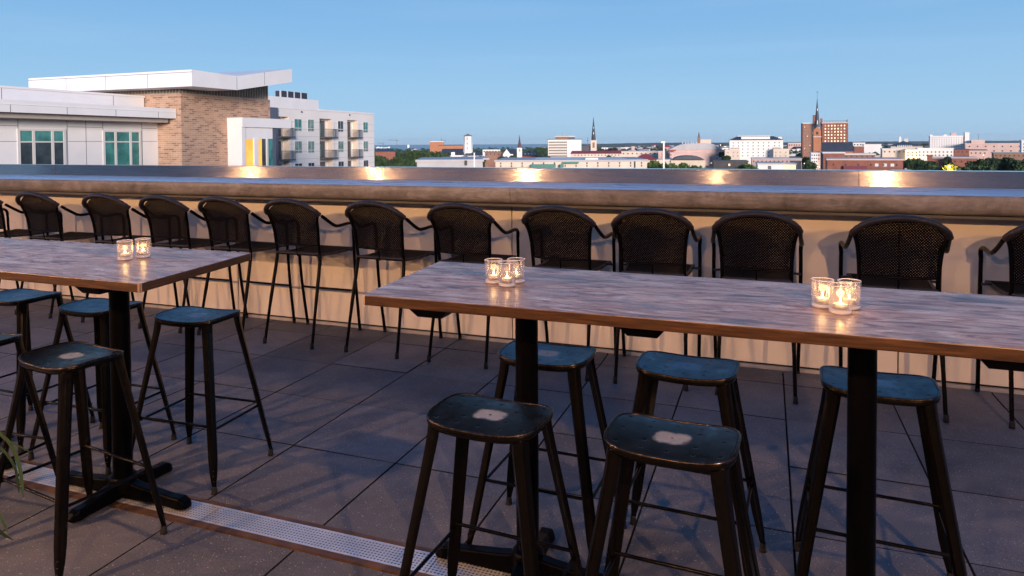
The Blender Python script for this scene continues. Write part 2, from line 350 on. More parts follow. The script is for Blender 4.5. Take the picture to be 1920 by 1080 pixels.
# ------------------------------------------------------------------ tables
def make_table(name, quad, posts, battens, label, ax, ay):
    root = empty(name, (posts[0][0], posts[0][1], 0), label=label, cat='table', group='high bar tables')
    ox, oy = posts[0]; q = [(x-ox, y-oy) for x, y in quad]
    b = MB(); z1, z0 = 1.067, 1.032
    b.m = 1; b.add([(x, y, z0) for x, y in q]+[(x, y, z1) for x, y in q], [(0,3,2,1),(0,1,5,4),(1,2,6,5),(2,3,7,6),(3,0,4,7)])
    b.m = 0; b.add([(x, y, z1) for x, y in q], [(0,1,2,3)])
    # weld duplicates so that the bevel works
    o = b.build('tabletop', [M_top, M_edge], root)
    import bmesh
    bm = bmesh.new(); bm.from_mesh(o.data); bmesh.ops.remove_doubles(bm, verts=bm.verts, dist=1e-5)
    ve = [e for e in bm.edges if abs(e.verts[0].co.z-e.verts[1].co.z) > .01]
    bmesh.ops.bevel(bm, geom=ve, offset=.012, segments=3, affect='EDGES', profile=.5)
    bm.to_mesh(o.data); bm.free()
    m = o.modifiers.new('bevel', 'BEVEL'); m.width = .003; m.segments = 2; m.limit_method = 'ANGLE'; m.angle_limit = R(50)
    for px, py in posts:
        lx, ly = px-ox, py-oy
        b = MB(); b.tube([(lx, ly, .04), (lx, ly, 1.018)], .0415, 32); b.build('post', M_base, root)
        b = MB()
        for dx, dy, L in ((1,0,ax), (-1,0,ax), (0,1,ay), (0,-1,ay)):
            nx, ny = -dy, dx
            def sec(s, w, zt): c = Vector((lx+dx*s, ly+dy*s, 0)); n_ = Vector((nx, ny, 0)); return [c-n_*w+Vector((0,0,.008)), c+n_*w+Vector((0,0,.008)), c+n_*w*.7+Vector((0,0,zt)), c-n_*w*.7+Vector((0,0,zt))]
            secs = [sec(.0, .036, .085), sec(.10, .034, .068), sec(L*.75, .030, .052), sec(L*.93, .036, .050), sec(L, .030, .040), sec(L+.012, .016, .022)]
            vs = [v for s_ in secs for v in s_]; k = len(secs)
            b.add(vs, [(i*4+a, i*4+(a+1)%4, (i+1)*4+(a+1)%4, (i+1)*4+a) for i in range(k-1) for a in range(4)]+[(k*4-4, k*4-3, k*4-2, k*4-1)])
        b.lathe([(.06, .03), (.06, .085), (.05, .10), (.0, .10)], (lx, ly, 0), 24)
        b.build('cross_base', M_base, root, bevel=.006)
        b = MB(); 
        for sx in (0, 1):
            w, l = (.14, .03) if sx else (.03, .14)
            b.box(lx-w, lx+w, ly-l, ly+l, 1.018, 1.030)
        b.build('top_plate', M_base, root)
    for x in battens:
        b = MB(); ya, yb = min(q[0][1], q[1][1])+.02, max(q[2][1], q[3][1])-.03
        lx = x-ox; b.hull8([(lx-.045, ya+.02, 1.000), (lx+.045, ya+.02, 1.000), (lx+.045, yb-.02, 1.000), (lx-.045, yb-.02, 1.000)], [(lx-.07, ya, 1.0318), (lx+.07, ya, 1.0318), (lx+.07, yb, 1.0318), (lx-.07, yb, 1.0318)])
        b.build('batten', M_base, root)
    return root
make_table('bar_table', [(-1.303, 2.037), (.835, 2.030), (.80, 2.715), (-1.352, 2.733)], [(-.822, 2.37), (.275, 2.37)], [-1.062, -.352, .575],
           'long wooden bar table at right, carrying two clusters of three candles', .36, .25)
make_table('bar_table', [(-4.42, 1.965), (-2.198, 1.936), (-2.311, 2.667), (-4.48, 2.67)], [(-2.735, 2.30), (-3.85, 2.30)], [-2.5, -4.0],
           'wooden bar table at the left edge, carrying two candles near its corner', .37, .25)
# ------------------------------------------------------------------ stools
def superell(u, a, c, n=4.2):
    cs, sn = math.cos(u), math.sin(u)
    r = (abs(cs/a)**n+abs(sn/c)**n)**(-1/n); return r*cs, r*sn
def seat_z(x, y): return .752+.013*(x/.18)**2-.004*(y/.135)**2
def make_stool():
    root = empty('bar_stool', (0,0,0))
    A, C = .180, .135; nu = 64
    b = MB(); b.smooth = True
    rings = [.0, .15, .3, .45, .6, .75, .88, .955]
    vs = [(0, 0, seat_z(0,0))]
    for s in rings[1:]:
        for k in range(nu):
            x, y = superell(2*math.pi*k/nu, A, C); vs.append((x*s, y*s, seat_z(x*s, y*s)))
    fs = [(0, 1+k, 1+(k+1)%nu) for k in range(nu)]
    for i in range(len(rings)-2):
        o = 1+i*nu; fs += [(o+k, o+nu+k, o+nu+(k+1)%nu, o+(k+1)%nu) for k in range(nu)]
    b.add(vs, fs)
    # skirt below
    prof = [(.955, 0), (.99, -.004), (1.0, -.012), (.985, -.022), (.96, -.022), (.93, -.008)]
    vs = []
    for s, dz in prof:
        for k in range(nu):
            x, y = superell(2*math.pi*k/nu, A, C); vs.append((x*s, y*s, seat_z(x*.955, y*.955)+dz))
    b.m = 1; b.add(vs, [(i*nu+k, (i+1)*nu+k, (i+1)*nu+(k+1)%nu, i*nu+(k+1)%nu) for i in range(len(prof)-1) for k in range(nu)]); b.m = 0
    b.build('seat', [M_seat, M_leg], root)
    # rim bead
    b = MB(); pts = []
    for k in range(nu):
        x, y = superell(2*math.pi*k/nu, A, C); pts.append((x*.985, y*.985, seat_z(x*.955, y*.955)-.0015))
    b.tube(pts, .0046, 10, closed=True); b.build('rim', M_rim, root)
    for sx in (-1, 1):
        for sy in (-1, 1):
            b = MB(); d = Vector((sx*.62, sy*.78, 0)).normalized(); tn = Vector((-d.y, d.x, 0))
            path = [(.138, .098, .742), (.142, .102, .70), (.158, .117, .60), (.198, .153, .36), (.232, .184, .15), (.243, .194, .085), (.252, .202, .030)]
            wid = [.052, .050, .046, .044, .042, .034, .019]; dep = [.030, .030, .028, .026, .024, .022, .018]
            vs = []
            for (px, py, pz), w, dp in zip(path, wid, dep):
                c = Vector((px*sx, py*sy, pz))
                for a, r_ in ((-.5, -.15), (-.46, .35), (-.18, .62), (0, .74), (.18, .62), (.46, .35), (.5, -.15), (.38, -.22), (0, -.05), (-.38, -.22)):
                    vs.append(c+tn*(a*w)+d*(r_*dp))
            k = 10; fs = [(i*k+a, i*k+(a+1)%k, (i+1)*k+(a+1)%k, (i+1)*k+a) for i in range(len(path)-1) for a in range(k)]
            if sx*sy < 0 or True: pass
            b.add(vs, fs+[tuple(range(k))[::-1], tuple(range((len(path)-1)*k, len(path)*k))])
            lg = b.build('leg', M_leg, root, bevel=.002)
            b = MB(); c = Vector((.254*sx, .204*sy, 0)); b.lathe([(.010, .036), (.0115, .030), (.0125, .010), (.015, .0), (0, 0)], tuple(c), 14); b.build('foot', M_rubber, lg)
            b = MB()
            for q in range(3):
                zz = .06+q*.022; tt = (zz-.03)/(.15-.03); c = Vector(((.252-.020*tt)*sx, (.202-.018*tt)*sy, zz))+d*(.0185)
                b.lathe([(0, .003), (.0025, .002), (.003, 0), (0, -.002)], tuple(c), 8)
            b.build('rivets', M_rim, lg)
    def leg_at(z): 
        t_ = (z-.15)/(.36-.15); return .232+(.198-.232)*t_, .184+(.153-.184)*t_
    for z, kind in ((.285, 'x'), (.268, 'y')):
        lx, ly = leg_at(z)
        for s in (-1, 1):
            b = MB()
            b.tube([(-lx, s*ly, z), (lx, s*ly, z)] if kind == 'x' else [(s*lx, -ly, z), (s*lx, ly, z)], .0062, 10)
            b.build('footrest_bar', M_rim if False else M_leg, root)
    return root
stool0 = make_stool()
SG = 'backless metal bar stools'
stools = [ # x, y, rot, label
 (-.795, 1.950, -3, 'backless black metal bar stool in front of the middle table post'),
 (-.250, 1.965, -3, 'black metal bar stool in front of the right table, between its two posts'),
 (-.815, 2.600, -2, 'backless black metal bar stool partly hidden behind the middle table post'),
 (-.278, 2.622, -3, 'black metal bar stool behind the right table, between its two posts'),
 (.355, 2.650, -3, 'backless black metal bar stool crossed by the rightmost table post'),
 (-2.615, 2.635, 3, 'blue-sheened metal bar stool just beyond the corner of the left table'),
 (-2.585, 1.955, -8, 'dark metal bar stool in front of the left table post, nearest the camera at left'),
 (-3.24, 2.620, 2, 'metal bar stool half hidden behind the left table post'),
 (-3.88, 2.655, 0, 'metal bar stool cut by the left edge, behind the left table'),
 (-3.20, 1.960, 4, 'metal bar stool with only its right edge in view, front side of left table')]
for i, (x, y, a, lb) in enumerate(stools):
    o = stool0 if i == 0 else copy_tree(stool0)
    o.location = (x, y, 0); o.rotation_euler = (0, 0, R(a)); tag(o, lb, 'bar stool', SG)
# ------------------------------------------------------------------ wicker chairs
def set_uv(o, fn):
    me = o.data; uvl = me.uv_layers.new(name='UVMap')
    for lp in me.loops:
        uvl.data[lp.index].uv = fn(me.vertices[lp.vertex_index].co)
RAIL = [(-.272, -.035, .930), (-.262, -.11, .962), (-.254, -.205, 1.015), (-.232, -.262, 1.062), (-.17, -.300, 1.108), (-.085, -.320, 1.135), (0, -.327, 1.143)]
RAIL = RAIL+[(-x, y, z) for x, y, z in RAIL[-2::-1]]
def make_chair():
    root = empty('wicker_bar_chair', (0,0,0))
    rail = spline(RAIL, 6)
    core = [p for p in rail if p.z > 1.03]
    b = MB(); rs = [.0205*(1+.05*((i*7) % 3-1)) for i in range(len(core))]; b.tube(core, rs, 12); b.build('top_rail', M_wrap, root)
    # back panel : from lower bar up to the rail
    def side(v):  # half width at height fraction
        return .198+.010*v+.040*max(0, v-.45)**1.6*2
    zt = lambda u: 1.132-.098*abs(u)**2.3
    def fn(i, j):
        u = i*2-1; z = .788+(zt(u)-.788)*j; hw = .200+.008*j+.045*max(0, j-.5)*2*j
        return (u*hw, -.200-.10*j**1.3+(.018+.055*j)*u*u+.0, z)
    b = MB(); b.grid(fn, 25, 15); bp = b.build('backrest', M_weave, root)
    set_uv(bp, lambda c: (c.x, c.z))
    b = MB()
    for s in (-1, 1):
        b.tube(spline([(s*.205, -.165, .70), (s*.206, -.180, .79), (s*.212, -.195, .90), (s*.225, -.222, .99), (s*.246, -.238, 1.045)], 4), .0125, 10)
    b.tube(spline([(-.203, -.182, .785), (-.1, -.198, .782), (0, -.202, .781), (.1, -.198, .782), (.203, -.182, .785)], 3), .0075, 8)
    b.build('back_frame', M_tube, root)
    # seat
    def sf(i, j):
        u = i*2-1; v = j; hw = .205+.025*v
        return (u*hw, -.175+.45*v, .712-.016*math.sin(v*math.pi*.9)+.006*v-.010*(1-u*u)*math.sin(v*math.pi)-.030*max(0, v-.88)*8*(v-.88)*8*.3)
    b = MB(); b.grid(sf, 13, 17); b.grid(lambda i, j: (sf(1-i, j)[0], sf(i, j)[1], sf(i, j)[2]-.016), 13, 17)
    st_ = b.build('seat', M_seatweave, root); set_uv(st_, lambda c: (c.x, c.y))
    b = MB()
    b.tube([sf(i/12, 0) for i in range(13)], .011, 8); b.tube([Vector(sf(i/12, 1))-Vector((0,0,.006)) for i in range(13)], .011, 8)
    for s in (0, 1): b.tube([Vector(sf(s, j/10))-Vector((0,0,.006)) for j in range(11)], .012, 8)
    for s in (-1, 1): b.tube([(s*.225, .15, .708), (s*.278, .175, .700)], .0085, 8)
    b.build('seat_frame', M_wrap, root)
    for s in (-1, 1):
        b = MB(); b.tube(spline([(s*.205, -.165, .715), (s*.210, -.178, .62), (s*.218, -.235, .36), (s*.226, -.305, .02)], 4), [.0138]*9+[.0118]*4, 10)
        lg = b.build('leg', M_tube, root)
        b = MB(); b.lathe([(.0115, .045), (.013, .038), (.0155, .0), (0, 0)], (s*.2265, -.309, 0), 12); b.build('foot_cap', M_rubber, lg)
        b = MB(); b.tube(spline([(s*.278, .190, .865), (s*.279, .198, .70), (s*.276, .225, .40), (s*.268, .285, .02)], 4), .0125, 10)
        lg = b.build('leg', M_tube, root)
        b = MB(); b.lathe([(.0115, .045), (.013, .038), (.0155, .0), (0, 0)], (s*.268, .287, 0), 12); b.build('foot_cap', M_rubber, lg)
        b = MB(); b.tube(spline([(s*.254, -.200, 1.020), (s*.263, -.11, .962), (s*.271, -.045, .928), (s*.276, .02, .924), (s*.279, .12, .930), (s*.281, .165, .922), (s*.281, .187, .895), (s*.278, .190, .862)], 4), .0132, 10)
        b.build('armrest', M_tube, root)
    b = MB(); b.tube([(-.274, .237, .345), (.274, .237, .345)], .0095, 8); b.build('footrest_bar', M_tube, root)
    b = MB(); b.tube([(0, -.176, .69), (0, -.199, .785)], .006, 6); b.build('centre_strut', M_tube, root)
    return root
chair0 = make_chair()
CG = 'wicker bar chairs along the counter'
random.seed(21)
chairs = [(-7.17, 'cut off by the left edge, only its seat and armrest showing'), (-6.41, 'leftmost of those whose full backrest shows'),
 (-5.54, 'second from the left, above the middle of the left table'), (-4.87, 'directly above the two candles of the left table'),
 (-4.21, 'above the far corner of the left table'), (-3.53, 'in the gap between the tables, left one of two'),
 (-2.775, 'in the gap between the tables, right one of two'), (-2.075, 'partly behind the left end of the right table'),
 (-1.335, 'just right of the three middle candles'), (-.72, 'behind the right table, second to the right of the middle candles'),
 (-.07, 'directly left of the three rightmost candles'), (.723, 'with the largest full backrest, just right of the rightmost candles'), (1.50, 'cut off by the right edge')]
for i, (x, lb) in enumerate(chairs):
    o = chair0 if i == 0 else copy_tree(chair0)
    o.location = (x, 4.785+random.uniform(-.008, .008), 0); o.rotation_euler = (0, 0, R(random.uniform(-3, 3)))
    tag(o, 'black wicker bar chair '+lb, 'chair', CG)
# ------------------------------------------------------------------ candles
t = NT('thin_clear_glass')
fr = t.n('LayerWeight'); fr.inputs['Blend'].default_value = .32
gl = t.n('BsdfGlossy'); gl.inputs['Roughness'].default_value = .11; gl.inputs['Color'].default_value = (1, 1, 1, 1)
tr = t.n('BsdfTransparent'); tr.inputs['Color'].default_value = (.97, .96, .965, 1)
mx = t.n('MixShader'); t.l(t.math('ADD', .05, t.math('MULTIPLY', fr.outputs['Facing'], .55)), mx.inputs[0]); tl_ = t.n('BsdfTranslucent'); tl_.inputs[0].default_value = (1, .9, .85, 1); m2 = t.n('MixShader'); m2.inputs[0].default_value = .06; t.l(tr.outputs[0], m2.inputs[1]); t.l(tl_.outputs[0], m2.inputs[2]); t.l(m2.outputs[0], mx.inputs[1]); t.l(gl.outputs[0], mx.inputs[2]); t.l(mx.outputs[0], t.out.inputs[0])
M_glass = t.m
t = NT('thick_glass_base'); t.base((.9, .86, .86)); t.P(Roughness=.08, Transmission_Weight=.5, IOR=1.45); M_gbase = t.m
t = NT('warm_wax'); t.base((.82, .72, .58)); t.P(Roughness=.5, Subsurface_Weight=.3, Emission_Color=(1, .55, .2, 1), Emission_Strength=1.2); M_wax = t.m
M_cup = simple('aluminium_cup', (.6, .55, .5), .35, metal=.8, var=.1)
t = NT('candle_flame'); t.base((1, .6, .2)); t.P(Emission_Color=(1, .62, .22, 1), Emission_Strength=70.0); M_flame = t.m
def make_glass():
    g = empty('candle_glass', (0,0,0))
    b = MB(); b.lathe([(.0315, .010), (.0335, .085)], n=40); b.lathe([(.0285, .012), (.0308, .085)], n=40); b.build('wall', M_glass, g)
    b = MB(); pts = [(.0322*math.cos(a), .0322*math.sin(a), .0855) for a in [2*math.pi*k/40 for k in range(40)]]; b.tube(pts, .0017, 8, closed=True); b.build('rim', M_gbase, g)
    b = MB(); b.lathe([(0, .0005), (.029, .0005), (.0315, .004), (.0318, .010), (.028, .0125), (0, .0125)], n=40); b.build('thick_bottom', M_gbase, g)
    return g
def make_tea():
    g = empty('tea_light', (0,0,0))
    b = MB(); b.lathe([(0, .0), (.019, .0), (.0192, .0165), (.0184, .0165), (.0184, .013)], n=28); b.build('cup', M_cup, g)
    b = MB(); b.lathe([(.0183, .0128), (.012, .0135), (0, .0135)], n=28); b.build('wax', M_wax, g)
    b = MB(); b.tube([(0,0,.013), (.001,0,.019)], .0007, 6); w_ = b.build('wick', M_hole, g)
    b = MB(); b.lathe([(0, .0175), (.0018, .019), (.0024, .0215), (.0018, .025), (.0007, .028), (0, .030)], n=12); b.build('flame', M_flame, w_)
    return g
g0_, t0_ = make_glass(), make_tea()
cands = [((-2.722, 2.324), 'left of the two on the left table', 1.3), ((-2.700, 2.400), 'right of the two on the left table', 1.3),
 ((-.951, 2.374), 'left one of the three near the middle table post', .9), ((-.884, 2.337), 'front one of the three near the middle table post', .35), ((-.876, 2.412), 'back right one of the three near the middle table post', .35),
 ((.160, 2.351), 'left one of the three rightmost', 1.5), ((.205, 2.284), 'front one of the three rightmost', 1.8), ((.236, 2.358), 'back right one of the three rightmost', 1.4)]
for i, ((x, y), lb, pw_) in enumerate(cands):
    g = g0_ if i == 0 else copy_tree(g0_); tl = t0_ if i == 0 else copy_tree(t0_)
    g.location = (x, y, 1.0672); tl.location = (x, y, 1.0672+.0128); tl.rotation_euler = (0, 0, i*1.3)
    tag(g, 'clear glass candle holder, '+lb, 'candle holder', 'glass candle holders'); tag(tl, 'lit tea light, '+lb, 'candle', 'lit tea lights')
    L = bpy.data.lights.new('candle_light', 'POINT'); L.energy = .07*pw_; L.color = (1, .55, .20); L.shadow_soft_size = .012
    lo = bpy.data.objects.new('candle_light', L); S.collection.objects.link(lo); lo.location = (x, y, 1.0672+.050)
# ------------------------------------------------------------------ wall lamps behind the viewer (seen as streaks in the steel coping and as chair shadows)
M_stucco = simple('terrace_building_stucco', (.16, .145, .14), .85, var=.12, scale=1.5, world=True)
M_lampmetal = simple('lamp_bracket_metal', (.03, .03, .03), .5)
tb = empty('terrace_building', (-4, -3.1, 0), label='plain stucco building behind the viewpoint, seen only as a brown reflection in the steel coping', cat='building')
b = MB(); b.box(-14, 18, -1.5, 1.5, GZ, 3.6); b.build('wall', M_stucco, tb)  # out of view; stretched lengthwise so its shade also covers the whole deck
t = NT('opal_lamp_globe'); t.base((.9, .7, .5)); t.P(Emission_Color=(1, .55, .24, 1), Emission_Strength=6.0); M_globe = t.m
for x, e in ((-10.35, 1), (-7.25, 1), (-4.1, 1.15), (-.80, .35), (1.64, 1.15)):
    lm = empty('wall_lamp', (x, -1.6, 2.5), label='warm wall lamp mirrored as a streak in the steel coping', cat='lamp', group='warm wall lamps behind the viewpoint')
    b = MB(); b.box(-.05, .05, .001, .02, -.08, .08); b.tube([(0, .02, .05), (0, .86, .03)], .012, 8); b.build('bracket', M_lampmetal, lm)
    b = MB(); b.lathe([(0, .05)]+[(.05*math.sin(a), .05*math.cos(a)) for a in [math.pi*k/12 for k in range(1, 12)]]+[(0, -.05)], (0, .88, 0), 20); b.build('globe', M_globe, lm)
    L = bpy.data.lights.new('lamp_light', 'POINT'); L.energy = 310*e; L.color = (1, .53, .245); L.shadow_soft_size = .035
    lo = bpy.data.objects.new('lamp_light', L); S.collection.objects.link(lo); lo.location = (x, -.6, 2.5)
#CITY
# ================================================================== THE TOWN
def yat(px, X): a = math.atan((px-960)/FPX)-YAW; return X/math.tan(a)
M_white = simple('white_cladding', (.74, .73, .73), .6, var=.05, scale=.6)
M_white2 = simple('off_white_render', (.74, .71, .68), .8, var=.08, scale=.1)
M_cream = simple('cream_render', (.64, .54, .44), .85, var=.12, scale=.15)
M_pink = simple('pink_stucco', (.58, .41, .36), .85, var=.12, scale=.15)
M_grey = simple('grey_concrete', (.30, .29, .29), .85, var=.15, scale=.2)
M_brickfar = simple('far_red_brick', (.24, .095, .065), .9, var=.25, scale=.4)
M_brownfar = simple('far_brown_brick', (.27, .15, .105), .9, var=.2, scale=.4)
M_orangebrick = simple('orange_brick', (.40, .17, .09), .9, var=.15, scale=.3)
M_slate = simple('slate_roof', (.045, .052, .070), .6, var=.25, scale=.4)
M_redroof = simple('red_tin_roof', (.30, .045, .045), .6, var=.15, scale=.3)
M_lightroof = simple('pale_membrane_roof', (.42, .41, .42), .8, var=.15, scale=.12)
M_darkroof = simple('dark_felt_roof', (.07, .065, .065), .9, var=.3, scale=.2)
M_seam = simple('dark_joint', (.14, .135, .14), .9, var=0)
M_trim = simple('white_window_frame', (.60, .59, .58), .5, var=.03)
M_rail = simple('grey_balcony_metal', (.085, .085, .09), .5)
M_bluegrey = simple('blue_grey_panel', (.085, .105, .15), .7, var=.1)
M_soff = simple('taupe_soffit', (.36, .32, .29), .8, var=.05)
M_rib = simple('beige_louvre', (.42, .35, .29), .6, var=.1)
M_ribback = simple('louvre_shadow_box', (.26, .225, .20), .8)
M_acunit = simple('dark_roof_unit', (.03, .035, .05), .6)
M_conc = simple('bark', (.06, .045, .035), .9)
def glassm(name, col, rough=.08, em=None, est=0):
    t = NT(name); co = t.coord(); t.base(t.ramp(t.noise(co, 1.2, 3), [(.35, tuple(c*.6 for c in col)), (.65, tuple(c*1.4 for c in col))])); t.P(Roughness=rough, Specular_IOR_Level=.7)
    if em: t.P(Emission_Color=(em[0], em[1], em[2], 1), Emission_Strength=est)
    return t.m
M_teal = glassm('teal_window_glass', (.045, .19, .175)); M_dglass = glassm('dark_window_glass', (.035, .05, .06)); M_blind = glassm('greenish_blind_behind_glass', (.14, .24, .21), .3)
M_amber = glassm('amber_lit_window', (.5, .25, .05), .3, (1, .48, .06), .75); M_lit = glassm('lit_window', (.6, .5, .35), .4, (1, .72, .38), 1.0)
t = NT('tan_brickwork'); x, y, z = t.sep(t.coord()); bt = t.n('TexBrick'); t.l(t.comb(t.math('ADD', x, y), z, 0), bt.inputs['Vector'])
for k, v in (('Scale', 1.0), ('Mortar Size', .012), ('Brick Width', .42), ('Row Height', .125), ('Bias', -.35)): bt.inputs[k].default_value = v
bt.inputs['Color1'].default_value = (.44, .27, .18, 1); bt.inputs['Color2'].default_value = (.10, .048, .04, 1); bt.inputs['Mortar'].default_value = (.50, .38, .30, 1)
t.base(t.mix(.35, bt.outputs['Color'], t.ramp(t.noise(t.coord(), 1.1, 4), [(.3, .7), (.7, 1.2)]), 'MULTIPLY')); t.P(Roughness=.9); M_tanbrick = t.m
# ---------------------------------------------------------------- white wing (near left)
wg = empty('hotel_wing', (-36, 20, GZ), label='white panelled building wing with flat canopy and triple windows at the left edge', cat='building')
def L(z): return z-GZ
b = MB(); b.box(-14, 0, -30, 13.28, 0, L(3.2)); b.build('wall', M_white, wg)
b = MB()
for px in (35, 127, 162, 194, 267): yy = yat(px, -36)-20; b.box(.0, .008, yy-.012, yy+.012, L(-3), L(3.0))
for px in (-60, -150): yy = yat(px, -36)-20; b.box(.0, .008, yy-.012, yy+.012, L(-3), L(3.0))
for z in (2.62, 1.82): 
    ys = [-30]+[yat(p, -36)-20 for p in (35, 127, 194, 267)]+[13.2]
    for a, c_ in ((0,1),(2,3),(4,5)): b.box(.0, .006, ys[a], ys[c_], L(z)-.012, L(z)+.012)
b.box(0, .007, -30, 13.2, L(2.62)-.012, L(2.62)+.012) if False else None
b.build('panel_joints', M_seam, wg)
for (pa, pb), gm in (((38, 119), M_teal), ((197, 261), M_teal)):
    y0, y1 = yat(pa, -36)-20, yat(pb, -36)-20; w = y1-y0
    b = MB(); b.box(.0, .05, y0-.14, y1+.14, L(2.37), L(2.47)); b.box(.0, .05, y0-.14, y0, L(-1), L(2.37)); b.box(.0, .05, y1, y1+.14, L(-1), L(2.37))
    cuts = [0, .27, .34, .70, .77, 1.0]
    b.box(.0, .05, y0+w*.27, y0+w*.33, L(-1), L(2.37)); b.box(.0, .05, y0+w*.71, y0+w*.77, L(-1), L(2.37)); b.box(.012, .048, y0, y1, L(1.76), L(1.83))
    fr_ = b.build('window', M_trim, wg)
    for a, c_ in ((0, .27), (.33, .71), (.77, 1)):
        b = MB(); b.box(.002, .010, y0+w*a, y0+w*c_, L(1.83), L(2.37)); b.build('pane', M_teal, fr_)
        b = MB(); b.box(.002, .010, y0+w*a, y0+w*c_, L(-1), L(1.76)); b.build('pane', M_dglass if pa < 100 else M_teal, fr_)
b = MB(); b.box(0, 1.55, -30, 13.25, L(3.23), L(3.83)); b.box(1.50, 1.575, -30, 13.27, L(3.60), L(3.62)); b.build('canopy', M_white, wg)
b = MB(); b.box(0, 1.15, -30, 13.0, L(2.97), L(3.228)); b.build('soffit_band', M_soff, wg)
b = MB(); b.box(-14, -1, -30, 13.2, L(3.2), L(4.58)); b.build('parapet', M_white, wg)
b = MB(); b.box(-14, -.95, -30, 13.24, L(4.58), L(4.70)); b.build('parapet_cap', M_white2, wg)
b = MB()
for yy in (-9, -2.4, 4.5, 11.0): b.box(-1, -.992, yy-.012, yy+.012, L(3.83), L(4.58))
for k in range(12): b.box(1.55, 1.558, -20+k*2.9, -20+k*2.9+.02, L(3.23), L(3.6))
b.build('seams', M_seam, wg)
# ---------------------------------------------------------------- brick tower with butterfly roof
bt_ = empty('brick_stair_tower', (-34.1, 33.3, GZ), label='tan brick block with a white butterfly roof and louvre band beside the white wing', cat='building')
b = MB(); b.box(-9, 0, 0, 8.2, 0, L(4.78)); b.build('brick_wall', M_tanbrick, bt_)
b = MB(); b.box(-8.9, -.15, .15, 8.05, L(4.78), L(5.10)); b.hull8([(-8.9,4,L(5.1)),(-.15,2.4,L(5.1)),(-.15,8.05,L(5.1)),(-8.9,8.05,L(5.1))], [(-8.9,4,L(5.12)),(-.15,2.4,L(5.12)),(-.15,8.05,L(6.0)),(-8.9,8.05,L(6.0))]); b.build('louvre_box', M_ribback, bt_)
b = MB()
for k in range(34): xx = -.18-k*.26; b.box(xx-.03, xx+.03, .05, .15, L(4.80), L(5.06))
b.box(-9, .05, 0.02, .12, L(4.78), L(4.83))
for k in range(31): yy = .25+k*.26; b.box(-.15, -.06, yy-.03, yy+.03, L(4.80), L(5.06)+max(0, (yy-2.4)/5.65)*.93)
b.box(-.10, .02, 0.02, 8.2, L(4.78), L(4.83)); b.build('louvres', M_rib, bt_)
# roof: fascia polygon swept along -X
b = MB(); Yv = 35.7-33.3; Ye = 41.2-33.3; Ys = -1.3; xa, xb = -11.6, 2.2
prof = [(Ys, L(5.05)), (Yv, L(5.08)), (Ye, L(6.02)), (Ye, L(6.97)), (Yv, L(5.97)), (Ys, L(6.03))]
vs = [(xb, y, z) for y, z in prof]+[(xa, y, z) for y, z in prof]
b.add(vs, [(5,4,1,0)[::-1], (4,3,2,1)[::-1], (6,7,10,11)[::-1], (7,8,9,10)[::-1]]+[(i, (i+1)%6, 6+(i+1)%6, 6+i)[::-1] for i in range(6)])
b.build('butterfly_roof', M_white, bt_)
b = MB()
for k in range(1, 4): xx = xb-k*3.45; b.box(xx-.012, xx+.012, Ys-.008, Ys, L(5.06), L(5.9))
b.box(xa, xb+.03, Ys-.03, Ys+.02, L(5.88), L(5.90)); b.box(xb, xb+.008, Yv-.012, Yv+.012, L(5.1), L(5.9)); b.box(xb, xb+.008, 5.0, 5.025, L(5.6), L(6.45))
b.build('fascia_seams', M_seam, bt_)
b = MB(); b.box(-8, -4.6, 3, 5, L(6.1), L(6.32)); b.box(-7, -5, 3, 5, L(6.32), L(6.40)); b.build('roof_vent', M_ribback, bt_)
# bay
by = empty('window_bay', (-34.1, 37.2, GZ)); by.parent = bt_; by.location = (0, 3.9, 0)
def part(name, mat, parent, *boxes, **kw):
    b = MB()
    for x in boxes: b.box(*x)
    return b.build(name, mat, parent, **kw)
yb_ = lambda px: yat(px, -32.9)-37.2
part('bay_frame', M_white, by, (.001, 1.2, 0, yb_(461), 0, L(2.76)), (.001, 1.28, -.02, yb_(545), L(2.762), L(3.395)), (.9, 1.2, yb_(477), yb_(485), 0, L(2.0)))
part('bay_wall', M_white, by, (.002, 1.14, yb_(461), yb_(513), L(1.98), L(2.76)))
part('end_wall', M_bluegrey, by, (.002, 1.1, yb_(513), yb_(520), 0, L(2.76)))
wn_ = part('window', M_trim, by, (1.10, 1.2, yb_(500.5), yb_(503.5), 0, L(1.98)), (1.10, 1.17, yb_(461), yb_(462), 0, L(1.98)))
part('pane', M_amber, wn_, (1.05, 1.12, yb_(462), yb_(477), 0, L(1.975))); part('pane', M_amber, wn_, (1.05, 1.12, yb_(485), yb_(493), 0, L(1.975)))
part('pane', M_dglass, wn_, (1.05, 1.12, yb_(493), yb_(500.5), 0, L(1.975))); part('pane', M_teal, wn_, (1.05, 1.12, yb_(503.5), yb_(513), 0, L(1.975)))
# ---------------------------------------------------------------- apartment block
AX = -61.8
ab = empty('apartment_block', (AX, 75, GZ), label='white apartment block with stacked grey balconies and teal windows behind the brick tower', cat='building')
Y_ = lambda px: yat(px, AX)-75
Yend = Y_(702); rec = [(Y_(519), Y_(543)), (Y_(600), Y_(624)), (Y_(652), Y_(671))]
part('wall', M_white2, ab, (-16, -1.0, -8, Yend-.02, 0, L(6.4)))
strips = [(-8, rec[0][0]), (rec[0][1], rec[1][0]), (rec[1][1], rec[2][0]), (rec[2][1], Yend)]
part('facade', M_white2, ab, *[(-1.0, 0, a, c_, 0, L(5.35)) for a, c_ in strips], (-1.0, 0, -8, Yend, L(5.35), L(6.45)))
part('parapet', M_white, ab, (-1.2, .08, Y_(598), Yend+.05, L(6.45), L(6.72)), (-12, .06, -8, Y_(598)-.002, L(6.45), L(8.0)))
part('pilaster', M_bluegrey, ab, (0, .35, Y_(500), Y_(519)-.05, 0, L(6.5)))
